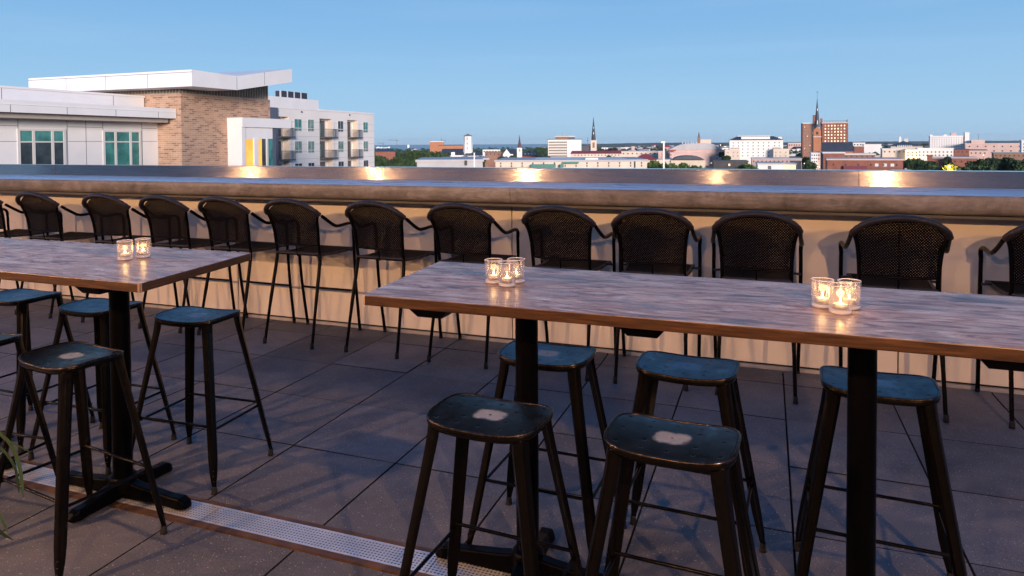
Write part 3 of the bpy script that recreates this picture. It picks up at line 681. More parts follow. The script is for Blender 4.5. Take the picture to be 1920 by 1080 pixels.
for a, c_ in strips[1:]: part('siding_lines', M_grey, ab, *[(0, .012, a+.02, c_-.02, L(zz), L(zz)+.03) for zz in (-2.6, -1.55, -.5, .55, 1.6, 2.65, 3.7, 4.75)], (0, .013, a+.5, a+.53, L(-2.6), L(4.78)))
for px in (566, 656):
    b = MB(); yy = Y_(px); b.tube([(0, yy, L(6.15)), (.15, yy, L(6.15))], .12, 8); b.build('overflow_pipe', M_rail, ab)
wcache = {}
def win(parent, x0, x1, y0, y1, z0, z1, mat, split=True):
    f = part('window', M_trim, parent, (x0, x1, y0, y1, z0, z1))
    m = (y0+y1)/2
    part('pane', mat, f, (x1, x1+.02, y0+.09, m-.05, z0+(z1-z0)*.28, z1-.09), (x1, x1+.02, m+.05, y1-.09, z0+(z1-z0)*.28, z1-.09), (x1, x1+.02, y0+.09, m-.05, z0+.09, z0+(z1-z0)*.22), (x1, x1+.02, m+.05, y1-.09, z0+.09, z0+(z1-z0)*.22))
for zi, zt in enumerate((5.17, 2.07, -1.03)):
    for wi, (pa, pb) in enumerate(((552, 566), (577, 589), (633.5, 644), (681, 690))):
        win(ab, 0, .05, Y_(pa), Y_(pb), L(zt-1.75), L(zt), (M_teal, M_dglass, M_blind)[(wi*2+zi) % 3] if zi == 0 else (M_blind if zi == 1 else M_dglass))
    for a, c_ in rec:
        z0 = zt-2.5
        bl = part('balcony', M_rail, ab, (-1.0, .85, a-.02 if a > -5 else a, c_+.25, L(z0)-.18, L(z0)))
        bars = [(.78, .82, a+k*(c_-a+.2)/12, a+k*(c_-a+.2)/12+.04, L(z0), L(z0)+1.1) for k in range(13)]
        part('railing', M_rail, bl, *bars, (.76, .84, a, c_+.22, L(z0)+1.1, L(z0)+1.16), (0, .76, c_+.16, c_+.21, L(z0)+1.08, L(z0)+1.14), *[(.1+.13*k, .13+.13*k, c_+.17, c_+.20, L(z0), L(z0)+1.08) for k in range(5)])
        dz = part('balcony_door', M_rail, ab, (-1.0, -.93, a+.02, a+(c_-a)*.80, L(z0), L(z0)+2.45)); part('pane', M_blind, dz, (-.93, -.91, a+.25, a+(c_-a)*.5, L(z0)+.1, L(z0)+2.1))
        part('balcony_side', M_cream, ab, (-.92, -.02, c_-.04, c_-.002, L(z0), L(z0)+2.6))
U_ = lambda px: yat(px, AX-2)-75
part('roof_unit_screen', M_trim, ab, *[(-2.1, -1.98, U_(528+k*12.6)-.1, U_(528+k*12.6)+.12, L(7.9), L(9.15)) for k in range(4)])
for k in range(4): part('roof_unit', M_acunit, ab, (-3, -2.0, U_(528+k*12.6)+.14, U_(528+(k+1)*12.6)-.12, L(7.95), L(9.1)))
# ---------------------------------------------------------------- generic far buildings, laid out from measured pixel spans at a chosen distance
class Far:
    def __init__(s, name, px0, px1, ytop, d, depth, mat, label, cat='building', rot=0, group=None, body=True, ybot=None):
        s.mid = (px0+px1)/2; s.d = d; th = math.atan((s.mid-960)/FPX)*.85; s.k = math.cos(th); rot -= math.degrees(th); p = P(s.mid, ytop, d)
        s.w = (px1-px0)/FPX*d*s.k; s.h = p.z-GZ; s.dep = depth
        s.o = empty(name, (p.x, p.y, GZ), YAW+R(rot), label=label, cat=cat, group=group)
        if body: s.part('wall', mat, (px0, px1, ytop, None, 0, depth))
    def x(s, px): return (px-s.mid)/FPX*s.d*s.k
    def z(s, py): return P(s.mid, py, s.d).z-GZ if py is not None else 0
    def part(s, name, mat, *bs, parent=None):
        b = MB()
        for px0, px1, y0, y1, a, c in bs: b.box(s.x(px0), s.x(px1), a, c, s.z(y1), s.z(y0))
        return b.build(name, mat, parent or s.o)
    def flat(s, mat, ext=.4, hgt=.6):
        b = MB(); b.box(-s.w/2-ext, s.w/2+ext, -ext, s.dep+ext, s.h, s.h+hgt); return b.build('roof', mat, s.o)
    def gable(s, mat, px0, px1, ye, yr, a, c, hip=0, name='roof', axis='x'):
        x0, x1, z0, z1 = s.x(px0), s.x(px1), s.z(ye), s.z(yr); m = (a+c)/2; b = MB()
        if axis == 'x':
            h = (x1-x0)*hip; b.add([(x0,a,z0),(x1,a,z0),(x1,c,z0),(x0,c,z0),(x0+h,m,z1),(x1-h,m,z1)], [(0,1,5,4),(2,3,4,5),(1,2,5),(3,0,4),(3,2,1,0)])
        else:
            mx = (x0+x1)/2; b.add([(x0,a,z0),(x1,a,z0),(x1,c,z0),(x0,c,z0),(mx,a,z1),(mx,c,z1)], [(0,1,4),(1,2,5,4),(2,3,5),(3,0,4,5),(3,2,1,0)])
        return b.build(name, mat, s.o)
    def wins(s, mat, xs, ys, w, h, y=0, lit=None, litmat=None):
        ms = {}
        for j, py in enumerate(ys):
            for i, px in enumerate(xs):
                mm = litmat if (lit and lit(i, j)) else mat
                if mm.name not in ms:
                    b = MB(); ww, hh = w/FPX*s.d/2, h/FPX*s.d/2; b.box(-ww, ww, -.12, .02, -hh, hh); ms[mm.name] = b.mesh('window', mm)
                o = bpy.data.objects.new('window', ms[mm.name]); S.collection.objects.link(o); o.parent = s.o; o.location = (s.x(px), y, s.z(py))
    def cone(s, name, mat, px, yb, yt, wb, yy, n=8, wt=0, rot=0):
        b = MB(); r0, r1 = wb/FPX*s.d/2, wt/FPX*s.d/2; b.lathe([(r0, s.z(yb)), (max(r1, .02), s.z(yt)), (0, s.z(yt))], (s.x(px), yy, 0), n, sm=False); return b.build(name, mat, s.o)
def lin(a, b, n): return [a+(b-a)*i/(n-1) for i in range(n)]
F = Far('brick_hall', 704, 741, 284, 620, 30, M_brickfar, 'brick hall with dark gabled roof among trees beside the apartment block')
F.gable(M_slate, 703, 742, 284, 279.5, -1, 31, hip=.15)
F = Far('brown_block', 806, 832, 266, 900, 40, M_orangebrick, 'orange brown brick block with a taller left half, left of the white church tower')
F.part('lower_wing', M_orangebrick, (832, 868, 273, None, 0, 30)); F.part('roof_edge', M_white2, (806, 832, 265, 266, -.3, .3)); F.part('roof', M_slate, (822, 868, 272, 273.2, -1, 31))
def crane(px, ytop, d, jib, label):
    F = Far('tower_crane', px-1, px+1, ytop, d, 1, M_rail, label, 'crane', body=False)
    b = MB(); u = d/FPX
    b.box(-.25*u*1.2, .25*u*1.2, 0, .6*u, 0, F.h+2.5*u); mast = b.build('mast', M_rail, F.o)
    a, c = jib; b = MB(); b.tube([(a*u, 0, F.h+1.2*u), (0, 0, F.h), (c*u, 0, F.h-.3*u)], .22*u, 6); b.tube([(a*u, 0, F.h+1.2*u), (0, 0, F.h+2.5*u), (c*u, 0, F.h-.3*u)], .09*u, 5); b.build('jib', M_rail, F.o)
    b = MB(); b.box((c-1)*u, c*u, 0, .5*u, F.h-1.3*u, F.h+.1*u); b.build('counterweight', M_grey, F.o)
crane(744, 263.5, 1500, (-17, 3), 'grey tower crane over the treetops near the apartment block')
crane(718, 269.5, 1900, (-9, 2), 'faint smaller tower crane near the shoreline')
crane(828, 263, 1300, (-2, 8), 'small tower crane rising from the orange brown block')
# white church with lighthouse-like tower
F = Far('white_tower_church', 843, 905, 291, 520, 22, M_white2, 'church with a stubby white octagonal tower and dark roofs', 'church')
F.gable(M_slate, 826, 870, 290, 279, 1, 21, hip=.05); F.gable(M_slate, 870, 906, 291, 284, -4, 21, hip=.2, name='roof')
F.part('gable_wall', M_white2, (846, 853, 285, 291, -.5, 3))
b = MB(); u = 520/FPX
b.lathe([(9.5*u, F.z(292)), (9.3*u, F.z(285)), (8.6*u, F.z(270)), (8.1*u, F.z(268)), (7.8*u, F.z(255)), (7.8*u, F.z(254)), (0, F.z(254))], (F.x(877.5), 6, 0), 8, sm=False); tw = b.build('tower', M_white2, F.o)
b = MB(); b.lathe([(8.6*u, F.z(255.2)), (8.4*u, F.z(254.4)), (3.2*u, F.z(252.4)), (.3*u, F.z(251.5)), (.25*u, F.z(249.5)), (0, F.z(249.5))], (F.x(877.5), 6, 0), 8, sm=False); b.build('tower_cap', simple('maroon_cap', (.10, .04, .04), .7), tw)
for py in (260, 269, 278):
    b = MB(); b.box(F.x(875.6), F.x(877.2), 6-9.4*u, 6-7.0*u, F.z(py+1.6), F.z(py-1.6)); b.build('window', M_grey, tw)
# white spire church
F = Far('spire_church', 967, 1009, 292, 640, 22, M_brickfar, 'brick church with slate roof and small dark spire on a white belfry', 'church')
F.gable(M_slate, 966, 1010, 292, 286, -1, 23, hip=.1); F.part('belfry', M_white2, (969.5, 979, 277, None, -5, 2)); F.part('belfry_opening', M_grey, (973, 975.5, 279.5, 284, -5.2, -4.9))
F.cone('spire_base', simple('maroon_spire', (.12, .05, .05), .7), 974.3, 277, 266, 8, -1.5, 8, 3.5); F.cone('spire', M_slate, 974.3, 266, 252, 3.5, -1.5, 8)
for k in range(4): F.part('dormer', M_trim, (984+k*6, 985.5+k*6, 288, 289.2, 1, 3))
F = Far('gabled_chapel', 943, 962, 289, 600, 20, M_white2, 'small white gabled chapel with grey roof left of the brick church', 'church')
F.gable(M_white2, 943, 957, 289, 279.5, 0, 2, axis='y', name='gable'); F.gable(M_slate, 947, 968, 289, 280, 2, 22, hip=.02)
# office block
F = Far('office_block', 1027, 1090, 261.5, 560, 22, M_white2, 'off white mid rise office block with vertical fins and roof penthouse', rot=0)
F.part('fin', M_cream, *[(px-.45, px+.45, 264.5, 296, -.9, 0) for px in lin(1028, 1063, 11)]); F.part('window_band', M_dglass, *[(1029, 1063, y, y+2.2, -.15, 0) for y in lin(265.5, 291.5, 6)])
F.part('roof_edge', M_darkroof, (1026.5, 1090.5, 260.6, 261.5, -1, 23)); F.part('penthouse', M_brownfar, (1041, 1066, 256, 261, 5, 14)); F.part('penthouse_roof', M_white2, (1040, 1079, 255.2, 256.2, 4, 15)); F.part('penthouse_glazing', M_bluegrey, (1066, 1078, 257, 261, 6, 13)); F.part('lift_overrun', M_grey, (1049, 1063, 253.5, 255.2, 6, 12)); F.part('antenna', M_rail, (1055, 1055.6, 249, 254, 8, 8.3))
F = Far('rooftop_mast', 1101.6, 1102.4, 257, 700, .5, M_rail, 'thin grey radio mast left of the tall cream church tower', 'mast'); F.part('crossbar', M_rail, (1100.6, 1103.4, 263, 264.5, 0, .5))
# tall spire
F = Far('tall_spire_church', 1107.5, 1118.5, 263, 560, 5, M_cream, 'church with very tall dark pointed spire on a cream tower', 'church')
F.cone('spire', M_slate, 1113, 263, 218, 8.6, 2.5, 8); F.part('nave_roof', M_slate, (1090, 1107, 273.5, 283, 3, 18)); F.part('nave_wall', M_cream, (1091, 1107.5, 283, None, 3, 18)); F.part('lucarne', M_trim, (1112.2, 1113.6, 248, 252, -.2, 1), (1112.4, 1113.5, 238, 241, .6, 1.5))
F.part('louvre_window', M_brownfar, (1111, 1115, 267, 277, -.2, 0)); F.part('corner_pinnacle', M_cream, (1107.2, 1108.4, 261, 263, -.2, .4), (1117.6, 1118.8, 261, 263, -.2, .4))
F = Far('red_roofed_terrace', 1070, 1165, 288, 480, 14, M_cream, 'long cream building with a red metal roof below the tall spire')
F.gable(M_redroof, 1069, 1166, 288, 282.8, -1, 15, hip=.03); F.wins(M_dglass, lin(1078, 1160, 14), [291], 1.6, 2.4); F.part('porch', M_white, (1096, 1127, 295, None, -4, 0)); F.part('porch_opening', M_dglass, (1099, 1101.5, 298, 303, -4.2, -4), (1108, 1110.5, 298, 303, -4.2, -4), (1117, 1119.5, 298, 303, -4.2, -4))
F = Far('red_gabled_building', 1188, 1226, 300, 380, 16, M_cream, 'pale building with low red hipped roof left of the white lamp mast')
F.gable(M_redroof, 1190, 1233, 300, 289.5, -1, 17, hip=.35)
F = Far('pale_lamp_mast', 1243.2, 1246.3, 266, 150, .4, M_white2, 'tall pale lamp mast standing against the pink hall', 'lamp mast'); F.part('lamp_head', M_lit, (1240, 1247, 265.5, 268, -.3, .5))
F = Far('white_vent_mast', 888.2, 890.4, 287, 110, .25, M_white, 'short white pole on the near grey roof', 'pole'); F.part('cap', M_white, (887.8, 890.8, 286.5, 287.3, -.04, .3))
# great hall, pink
F = Far('pink_hall', 1253, 1352, 281, 640, 60, M_pink, 'wide pink hall with shallow pale domed roof')
b = MB(); x0, x1 = F.x(1253), F.x(1353); n = 14
vs = []
for j in (0, 1):
    for i in range(n): t_ = i/(n-1); vs.append((x0+(x1-x0)*t_, -1+j*62, F.z(281)+(F.z(268.8)-F.z(281))*math.sin(min(1, t_*2.6, (1-t_)*4.2)*math.pi/2)))
b.add(vs, [(i, i+1, n+i+1, n+i) for i in range(n-1)]+[tuple(range(n))[::-1]]); b.build('roof', M_lightroof, F.o)
F.part('roof_vent', M_white, *[(px, px+1.6, 266.8, 269.2, 20, 22) for px in (1280, 1286, 1291, 1297, 1301, 1307)]); F.part('side_wing', M_pink, (1234, 1256, 283, None, 6, 40)); F.part('front_wing', M_pink, (1256, 1330, 285.5, None, -6, 0)); F.part('window', M_dglass, *[(px, px+2, y, y+2.6, -6.2, -5.9) for px in (1257, 1342) for y in (289, 295)], *[(px, px+1.4, y, y+1.6, -6.2, -6) for px in lin(1240, 1252, 4) for y in (288, 293, 298)]); F.part('small_red_roof', M_redroof, (1254, 1267, 280.5, 283, -7, -3))
F = Far('arched_shed', 1258, 1322, 300.5, 400, 25, M_cream, 'low shed with dark shallow arched roof in front of the pink hall')
b = MB(); n = 13; vs = []
for j in (0, 1):
    for i in range(n): t_ = i/(n-1)*2-1; vs.append((F.x(1291)+t_*(F.x(1320)-F.x(1291)), -2+j*27, F.z(300.4)+(F.z(292.5)-F.z(300.5))*math.sqrt(1-t_*t_*.98)))
b.add(vs, [(i, i+1, n+i+1, n+i) for i in range(n-1)]+[tuple(range(n))[::-1]]); b.build('roof', M_slate, F.o)
F = Far('brown_turret_block', 1309, 1333, 262, 1100, 30, M_cream, 'small tan block with dark pointed turret on the skyline left of the white hotel')
F.part('turret', M_brownfar, (1308, 1313, 256, None, -3, 3)); F.cone('turret_spire', M_slate, 1310.5, 256, 246, 3.6, 0, 6); F.flat(M_cream)
# white hotel
F = Far('white_hotel', 1368, 1467, 262.5, 600, 35, M_white2, 'large white hotel with dark hipped roof and rows of small windows')
F.gable(M_slate, 1367, 1468, 262.5, 255.3, -1, 30, hip=.16); F.part('penthouse', M_white, (1390, 1443, 256.5, 261, -.9, 10)); F.part('side_wing', M_cream, (1359, 1387, 280, None, -10, -.1)); F.part('side_wing', M_cream, (1448, 1476, 279, None, -10, -.1)); F.part('chimney', M_white2, (1459, 1466, 257, 262, 6, 12)); F.part('wing_cap', M_brownfar, (1371, 1387, 277, 278, -1.5, 0), (1449, 1464, 277, 278, -1.5, 0))
F.part('roof_rail', M_white, (1384, 1446, 254.4, 255.5, 12, 16))
F.wins(M_dglass, [1375, 1385]+lin(1393, 1441, 6)+[1452, 1460], [267.5, 273.5], 1.5, 2.1); F.wins(M_dglass, lin(1393, 1441, 6), [279.5, 286, 292], 1.5, 2.1)
F.wins(M_grey, [1365, 1375, 1383, 1452, 1460, 1470], [285.5, 292], 2.0, 2.6, y=-10)
# tower block pair and brick church
F = Far('red_brick_hotel', 1542, 1589.5, 231, 640, 25, M_brickfar, 'tall red brick block with a grid of pale windows behind the spired church')
F.wins(M_lit, lin(1548, 1583, 7), lin(235.5, 264.5, 6), 2.1, 2.6, lit=lambda i, j: (i*5+j*3) % 4 == 0, litmat=M_cream); F.part('cornice', M_pink, (1541, 1590.5, 229.5, 231.2, -1, 26)); F.part('roof_sign_frame', M_rail, (1546, 1587, 226, 226.5, 4, 4.4), *[(px, px+.4, 226, 230, 4, 4.4) for px in lin(1546, 1586.5, 9)]); F.part('chimney', M_brickfar, (1539, 1543, 221.5, None, 2, 6), (1587.5, 1589, 224.5, 231, 2, 4)); F.part('fire_escape', M_rail, *[(1589.6, 1590.6, y, y+.8, 2, 6) for y in lin(236, 262, 6)])
F = Far('tan_slab_block', 1505.5, 1531, 231.5, 660, 30, M_brownfar, 'plain tan tower block left of the dark church spire')
F.wins(M_grey, [1509, 1514, 1519, 1524], lin(238, 284, 9), 1.0, 1.4, lit=lambda i, j: (i+j*2) % 7 == 0, litmat=M_lit); F.part('tank_house', M_brickfar, (1525, 1530, 215.5, 231, 5, 10)); F.part('parapet', M_white2, (1505, 1531.5, 230.3, 231.6, -.5, 31)); F.part('downpipe', M_brickfar, (1504.8, 1506.6, 232, 290, -.6, 0))
F = Far('dark_spired_church', 1525.5, 1539.5, 244, 560, 7, M_orangebrick, 'orange brick church with a very tall black spire and slate roofed nave', 'church')
F.gable(M_orangebrick, 1525.5, 1539.5, 244, 237, -.1, 1.5, axis='y', name='gable'); F.part('gable_coping', M_white2, (1525, 1540, 256, 257, -.3, .1)); F.cone('spire', M_slate, 1532.5, 238, 181, 9.5, 3.5, 8); F.part('lucarne', M_white2, (1531.8, 1533.3, 226, 233, .2, 1.5), (1532, 1533.2, 203, 208, 1.9, 3)); F.part('clock_opening', M_dglass, (1530.5, 1534.5, 247, 252, -.25, 0)); F.part('weather_vane', M_rail, (1529, 1536, 172, 172.5, 3.3, 3.6), (1532.3, 1532.8, 170, 182, 3.3, 3.6))
F.part('pinnacle', M_slate, (1525, 1526.6, 236, 244, -.3, .4), (1538.6, 1540.2, 236, 244, -.3, .4)); F.part('nave_wall', M_orangebrick, (1541, 1600, 284, None, 8, 26)); F.gable(M_slate, 1541, 1601, 284, 267, 7, 27, hip=.02, name='nave_roof')
# generic boxes: name, px0, px1, ytop, d, depth, wall, roof, windows(n, y list), label
M_awn = simple('maroon_awning', (.16, .03, .05), .7)
rows = [
 ('flat_roofed_hall', 782, 905, 303.5, 150, 26, M_lightroof, M_lightroof, None, 'large flat pale grey roof just beyond the steel coping, with a white pole'),
 ('flat_roofed_store', 928, 1212, 303, 190, 34, M_cream, M_lightroof, (14, [306, 311]), 'long cream flat roofed building with a pale roof in front of the office block'),
 ('grey_annex', 1207, 1262, 300, 520, 20, M_cream, M_lightroof, (5, [303]), 'pale annex behind the green trees near the lamp mast'),
 ('white_cottage_row', 905, 938, 281, 760, 20, M_white2, M_lightroof, (6, [284]), 'row of white cottages right of the white tower church'),
 ('brown_warehouse', 909, 945, 285.5, 620, 22, M_brownfar, M_darkroof, (5, [289]), 'brown warehouse with dark roof between the two churches'),
 ('low_dark_shed', 1338, 1402, 303.5, 330, 18, M_darkroof, M_darkroof, None, 'long dark brown shed left of the green shrub, close behind the coping'),
 ('white_shop', 1421, 1468, 308, 260, 16, M_white2, M_lightroof, None, 'white low shop with one dark door frame near the coping'),
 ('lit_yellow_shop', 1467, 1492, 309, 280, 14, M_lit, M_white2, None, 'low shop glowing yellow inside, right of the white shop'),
 ('long_grey_roof_market', 1410, 1502, 298, 420, 20, M_pink, M_lightroof, (12, [302.5]), 'long market hall with pale grey roof and small pink bays'),
 ('slate_lean_to', 1484, 1502, 304, 350, 10, M_slate, M_slate, None, 'dark slate lean-to at the right end of the market hall'),
 ('pink_hospital', 1478, 1505, 268.5, 1200, 40, M_pink, M_white2, (6, [272]), 'pale pink building on the skyline between white hotel and tan tower block'),
 ('blue_white_house', 1521, 1533, 287, 420, 12, M_white2, M_lightroof, (3, [291, 297, 303]), 'narrow pale blue house below the dark spired church'),
 ('pink_house', 1533, 1543, 286, 430, 12, M_pink, M_slate, (2, [291, 298]), 'narrow pink house beside the pale blue one'),
 ('brick_warehouse', 1544, 1583, 287.5, 330, 25, M_brickfar, M_white2, None, 'red brick warehouse with white roof edge below the slate nave'),
 ('brick_store', 1583, 1640, 290, 340, 22, M_brownfar, M_white2, (6, [294, 299]), 'brown brick store right of the red brick warehouse'),
 ('brick_front_building', 1552, 1690, 300.5, 240, 25, M_brickfar, M_pink, (6, [309]), 'long low brick building close behind the coping, with small white framed windows'),
 ('brick_box', 1602, 1620, 274.5, 700, 15, M_brickfar, M_white2, None, 'plain red brick box above the town roofs right of the slate nave'),
 ('white_flat_block', 1620, 1652, 271, 800, 25, M_white2, M_white2, None, 'plain white flat roofed block beside the red brick box'),
 ('white_row_block', 1600, 1622, 268, 1000, 25, M_white2, M_white2, (4, [271]), 'white block behind the red brick box'),
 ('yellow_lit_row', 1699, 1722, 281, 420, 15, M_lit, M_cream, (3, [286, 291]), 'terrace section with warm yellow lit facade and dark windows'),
 ('cream_terrace', 1655, 1699, 280, 430, 16, M_cream, M_white2, (5, [284.5]), 'cream terrace section left of the yellow lit one'),
 ('white_terrace', 1722, 1786, 279, 430, 16, M_white2, M_white2, (9, [285, 291]), 'white terrace section with dark paired windows right of the yellow lit one'),
 ('dark_brick_terrace', 1786, 1816, 281, 425, 16, M_brickfar, M_slate, (4, [285]), 'dark brick terrace section with pale upper windows'),
 ('glazed_corner_building', 1818, 1850, 282, 430, 16, M_pink, M_slate, (4, [287]), 'pink building with dark glazed corner below the institution'),
 ('pink_institution', 1812, 1916, 269.5, 720, 30, M_pink, M_cream, (7, [274.5, 283]), 'long pink institution building near the right edge'),
 ('institution_rotunda', 1822, 1846, 263.5, 740, 14, M_pink, M_cream, None, 'pink block with raised roof above the institution'),
 ('white_corner_tower', 1916, 1935, 263.5, 600, 14, M_white2, M_white2, (2, [270, 276, 282]), 'white building cut by the right edge of the photo'),
 ('green_roofed_row', 1865, 1930, 288, 380, 14, M_brownfar, simple('green_copper_roof', (.12, .22, .19), .7), (8, [292]), 'low brown row with a greenish roof at the right'),
 ('brick_roof_house', 1748, 1768, 297, 300, 14, M_brickfar, M_lightroof, None, 'small brick house with pale roof left of the orange lit tree'),
 ('long_pale_roof_house', 1786, 1832, 297, 290, 14, M_brickfar, M_lightroof, (4, [303]), 'brick house with long pale roof behind the orange lit tree'),
 ('brick_chimney_stack', 1740, 1748, 293, 280, 3, M_brickfar, M_brickfar, None, 'square brick chimney stack left of the small brick house'),
 ('long_skyline_block', 1128, 1180, 277, 1300, 30, M_white2, M_white2, (10, [279.5]), 'long pale block on the skyline right of the tall spire'),
 ('pink_turret_house', 1184, 1190, 275, 900, 10, M_pink, M_pink, None, 'small pink turret between the town roofs left of the pink hall'),
 ('beige_roofs_block', 1165, 1240, 284, 700, 30, M_cream, M_lightroof, (9, [288]), 'broad beige block behind the red hipped roof'),
]
for nm, a, c_, yt, d, dep, wm, rm, wi, lb in rows:
    F = Far(nm, a, c_, yt, d, dep, wm, lb); F.flat(rm, .3, .5)
    u = d/FPX
    if wi:
        n, ys = wi; mg = (c_-a)*.5/n
        F.wins(M_dglass, lin(a+mg, c_-mg, n), ys, min(2.2, mg*.9), 2.4 if d > 300 else 3.2)
    if nm == 'flat_roofed_hall':
        F.part('raised_deck', M_lightroof, (822, 925, 300.5, 304, 20, 40)); F.part('black_vent', M_darkroof, (871, 876, 301, 310, -.5, .2))
    if nm == 'flat_roofed_store':
        F.part('roof_ridge', M_white2, (1000, 1180, 299.5, 303, 8, 30)); F.part('green_duct', simple('green_duct', (.04, .19, .15), .6), (996, 1042, 307.5, 313, -2.5, -.5), (1050, 1057, 307.5, 313, -2.5, -.5), (1055, 1085, 303.5, 306, -1.5, -.2)); F.part('roof_plant', M_white2, (1020, 1050, 300, 304, 2, 6), (1098, 1122, 296.5, 303, 2, 8)); F.part('dark_opening', M_dglass, (1188, 1190.5, 303, 315, -.2, 0))
    if nm == 'white_shop': F.part('door', M_rail, (1440, 1446, 311, 318, -.15, 0)); 
    if nm == 'brick_front_building':
        F.part('awning', M_awn, (1582, 1625, 311, 318, -1.2, 0)); F.part('window_frame', M_trim, *[(px-3.2, px+3.2, 306.5, 312, -.1, 0) for px in (1643, 1658, 1671)]); F.part('low_roof_box', M_white2, (1668, 1701, 317, None, -6, -2)); F.part('roof_unit', M_grey, (1690, 1694, 314, 318, -4, -3))
    if nm == 'institution_rotunda': F.part('mast', M_rail, (1834.6, 1835.2, 251, 263, 4, 4.3))
    if nm == 'low_dark_shed': F.part('lit_door', M_lit, (1366, 1369, 307, 311, -.2, 0)); F.part('lamp', M_lit, (1333, 1335, 305, 306.5, -.3, 0))
# black pyramid roofed hall, obelisk, white tower block
F = Far('pyramid_roofed_arena', 1671, 1729, 274, 900, 60, M_cream, 'arena with a wide black low pyramid roof and row of white gables')
b = MB(); b.add([(F.x(1669), -1, F.z(275)), (F.x(1731), -1, F.z(275)), (F.x(1731), 61, F.z(275)), (F.x(1669), 61, F.z(275)), (F.x(1697), 28, F.z(264.3))], [(0,1,4),(1,2,4),(2,3,4),(3,0,4),(3,2,1,0)]); b.build('roof', M_slate, F.o)
b = MB()
for px in lin(1684, 1708, 8): b.add([(F.x(px-1.4), -1.5, F.z(275)), (F.x(px+1.4), -1.5, F.z(275)), (F.x(px), -1.5, F.z(271.5)), (F.x(px-1.4), 8, F.z(275)), (F.x(px+1.4), 8, F.z(275)), (F.x(px), 8, F.z(271.5))], [(0,1,2),(3,5,4),(0,2,5,3),(1,4,5,2)])
b.build('white_gables', M_white, F.o)
F = Far('white_obelisk', 1685.5, 1690, 258, 1400, 6, M_white2, 'slender white tower with pointed top left of the arena roof', 'tower'); F.cone('cap', M_white2, 1687.7, 258, 254.5, 4.4, 3, 6)
F = Far('cream_cupola', 1695, 1702.5, 260, 1300, 8, M_cream, 'small cream block peeking over the arena roof')
F = Far('white_slab_tower', 1745, 1805, 254.5, 760, 18, M_white2, 'white high rise slab with a dense grid of small dark windows')
F.wins(M_dglass, lin(1749, 1801, 13), lin(258, 275, 6), 1.1, 1.3); F.part('stair_tower', M_white2, (1807, 1815, 248.5, None, -1, 10)); F.part('roof_box', M_white2, (1744.5, 1750, 252, 255, 2, 8)); F.part('penthouse', M_pink, (1783, 1793, 249, 254.5, 3, 9)); F.part('roof_unit', M_white, (1770, 1776, 252, 254.5, 3, 7)); F.part('dark_seam', M_brownfar, (1805, 1807, 256, 276, -.5, 6))
# ---------------------------------------------------------------- small houses between, trees
LM = [(704,'beside the apartment block'),(740,'right of the brick hall'),(768,'below the white dome'),(800,'left of the orange brown block'),(825,'under the small crane'),(843,'at the foot of the orange block'),(868,'before the white tower'),(885,'right of the white tower'),(915,'beside the white cottages'),(935,'before the brown warehouse'),(958,'left of the gabled chapel'),(990,'right of the white belfry'),(1008,'next to the brick church'),(1030,'at the office block corner'),(1060,'under the office block'),(1125,'by the cream tower'),(1155,'above the cream terrace'),(1200,'before the far hills'),(1260,'left of the pink hall'),(1359,'right of the pink hall'),(1380,'at the white hotel wing'),(1513,'below the tan block'),(1540,'at the blue house'),(1575,'before the brick building'),(1620,'at the slate nave'),(1660,'behind the long brick building'),(1680,'behind its white windows'),(1700,'at its right end'),(1720,'below the yellow row'),(1738,'right of the yellow row'),(1750,'by the chimney stack'),(1765,'by the small brick house'),(1790,'behind the glowing tree'),(1810,'by the white slab tower'),(1830,'right of the glowing tree'),(1845,'below the rotunda'),(1875,'below the institution'),(1895,'before the green roof'),(1915,'near the corner tower')]
land = lambda px: ([b_ for a_, b_ in LM if a_ <= px+2] or ['x'])[-1]
rnd = random.Random(11)
walls = [(M_white2, 'white'), (M_cream, 'cream'), (M_pink, 'pink'), (M_brickfar, 'red brick'), (M_grey, 'grey')]
roofs = [(M_slate, 'slate'), (M_lightroof, 'pale'), (M_darkroof, 'dark'), (M_redroof, 'red')]
for i in range(230):
    d = 700+1400*(i/230)**.8; px = rnd.uniform(705, 1960) if i % 4 == 0 else rnd.uniform(1080, 1960)
    if px < 1000 and d > 1400: continue
    wm, wl_ = rnd.choice(walls[:4] if i % 3 else walls); rm, rl = rnd.choice(roofs[:3] if i % 5 else roofs)
    g = P(px, 280, d); w = rnd.uniform(10, 24); hh = rnd.uniform(6, 12); dp = rnd.uniform(9, 14)
    kind = rnd.random() < .55
    o = empty('town_house', (g.x, g.y, GZ), YAW+R(rnd.choice((0, 20, -25, 90, 70))+rnd.uniform(-6, 6)), label='tiny %s house with %s %s roof, %s' % (wl_, rl, 'gabled' if kind else 'flat', land(px)), cat='house', group='small houses of the far town')
    part('wall', wm, o, (-w/2, w/2, 0, dp, 0, hh))
    b = MB()
    if kind: b.add([(-w/2-.5,-.5,hh),(w/2+.5,-.5,hh),(w/2+.5,dp+.5,hh),(-w/2-.5,dp+.5,hh),(-w/2-.5,dp/2,hh+3.4),(w/2+.5,dp/2,hh+3.4)], [(0,1,5,4),(2,3,4,5),(1,2,5),(3,0,4),(3,2,1,0)])
    else: b.box(-w/2-.2, w/2+.2, -.2, dp+.2, hh, hh+.7)
    b.build('roof', rm, o)
    b = MB(); n = int(w/3)
    for k in range(n):
        for zz in ([2, 5] if hh > 7.5 else [3]): xx = -w/2+(k+.5)*w/n; b.box(xx-.5, xx+.5, -.08, .02, zz, zz+1.5)
    b.build('windows', M_dglass, o, kind='stuff') if False else None
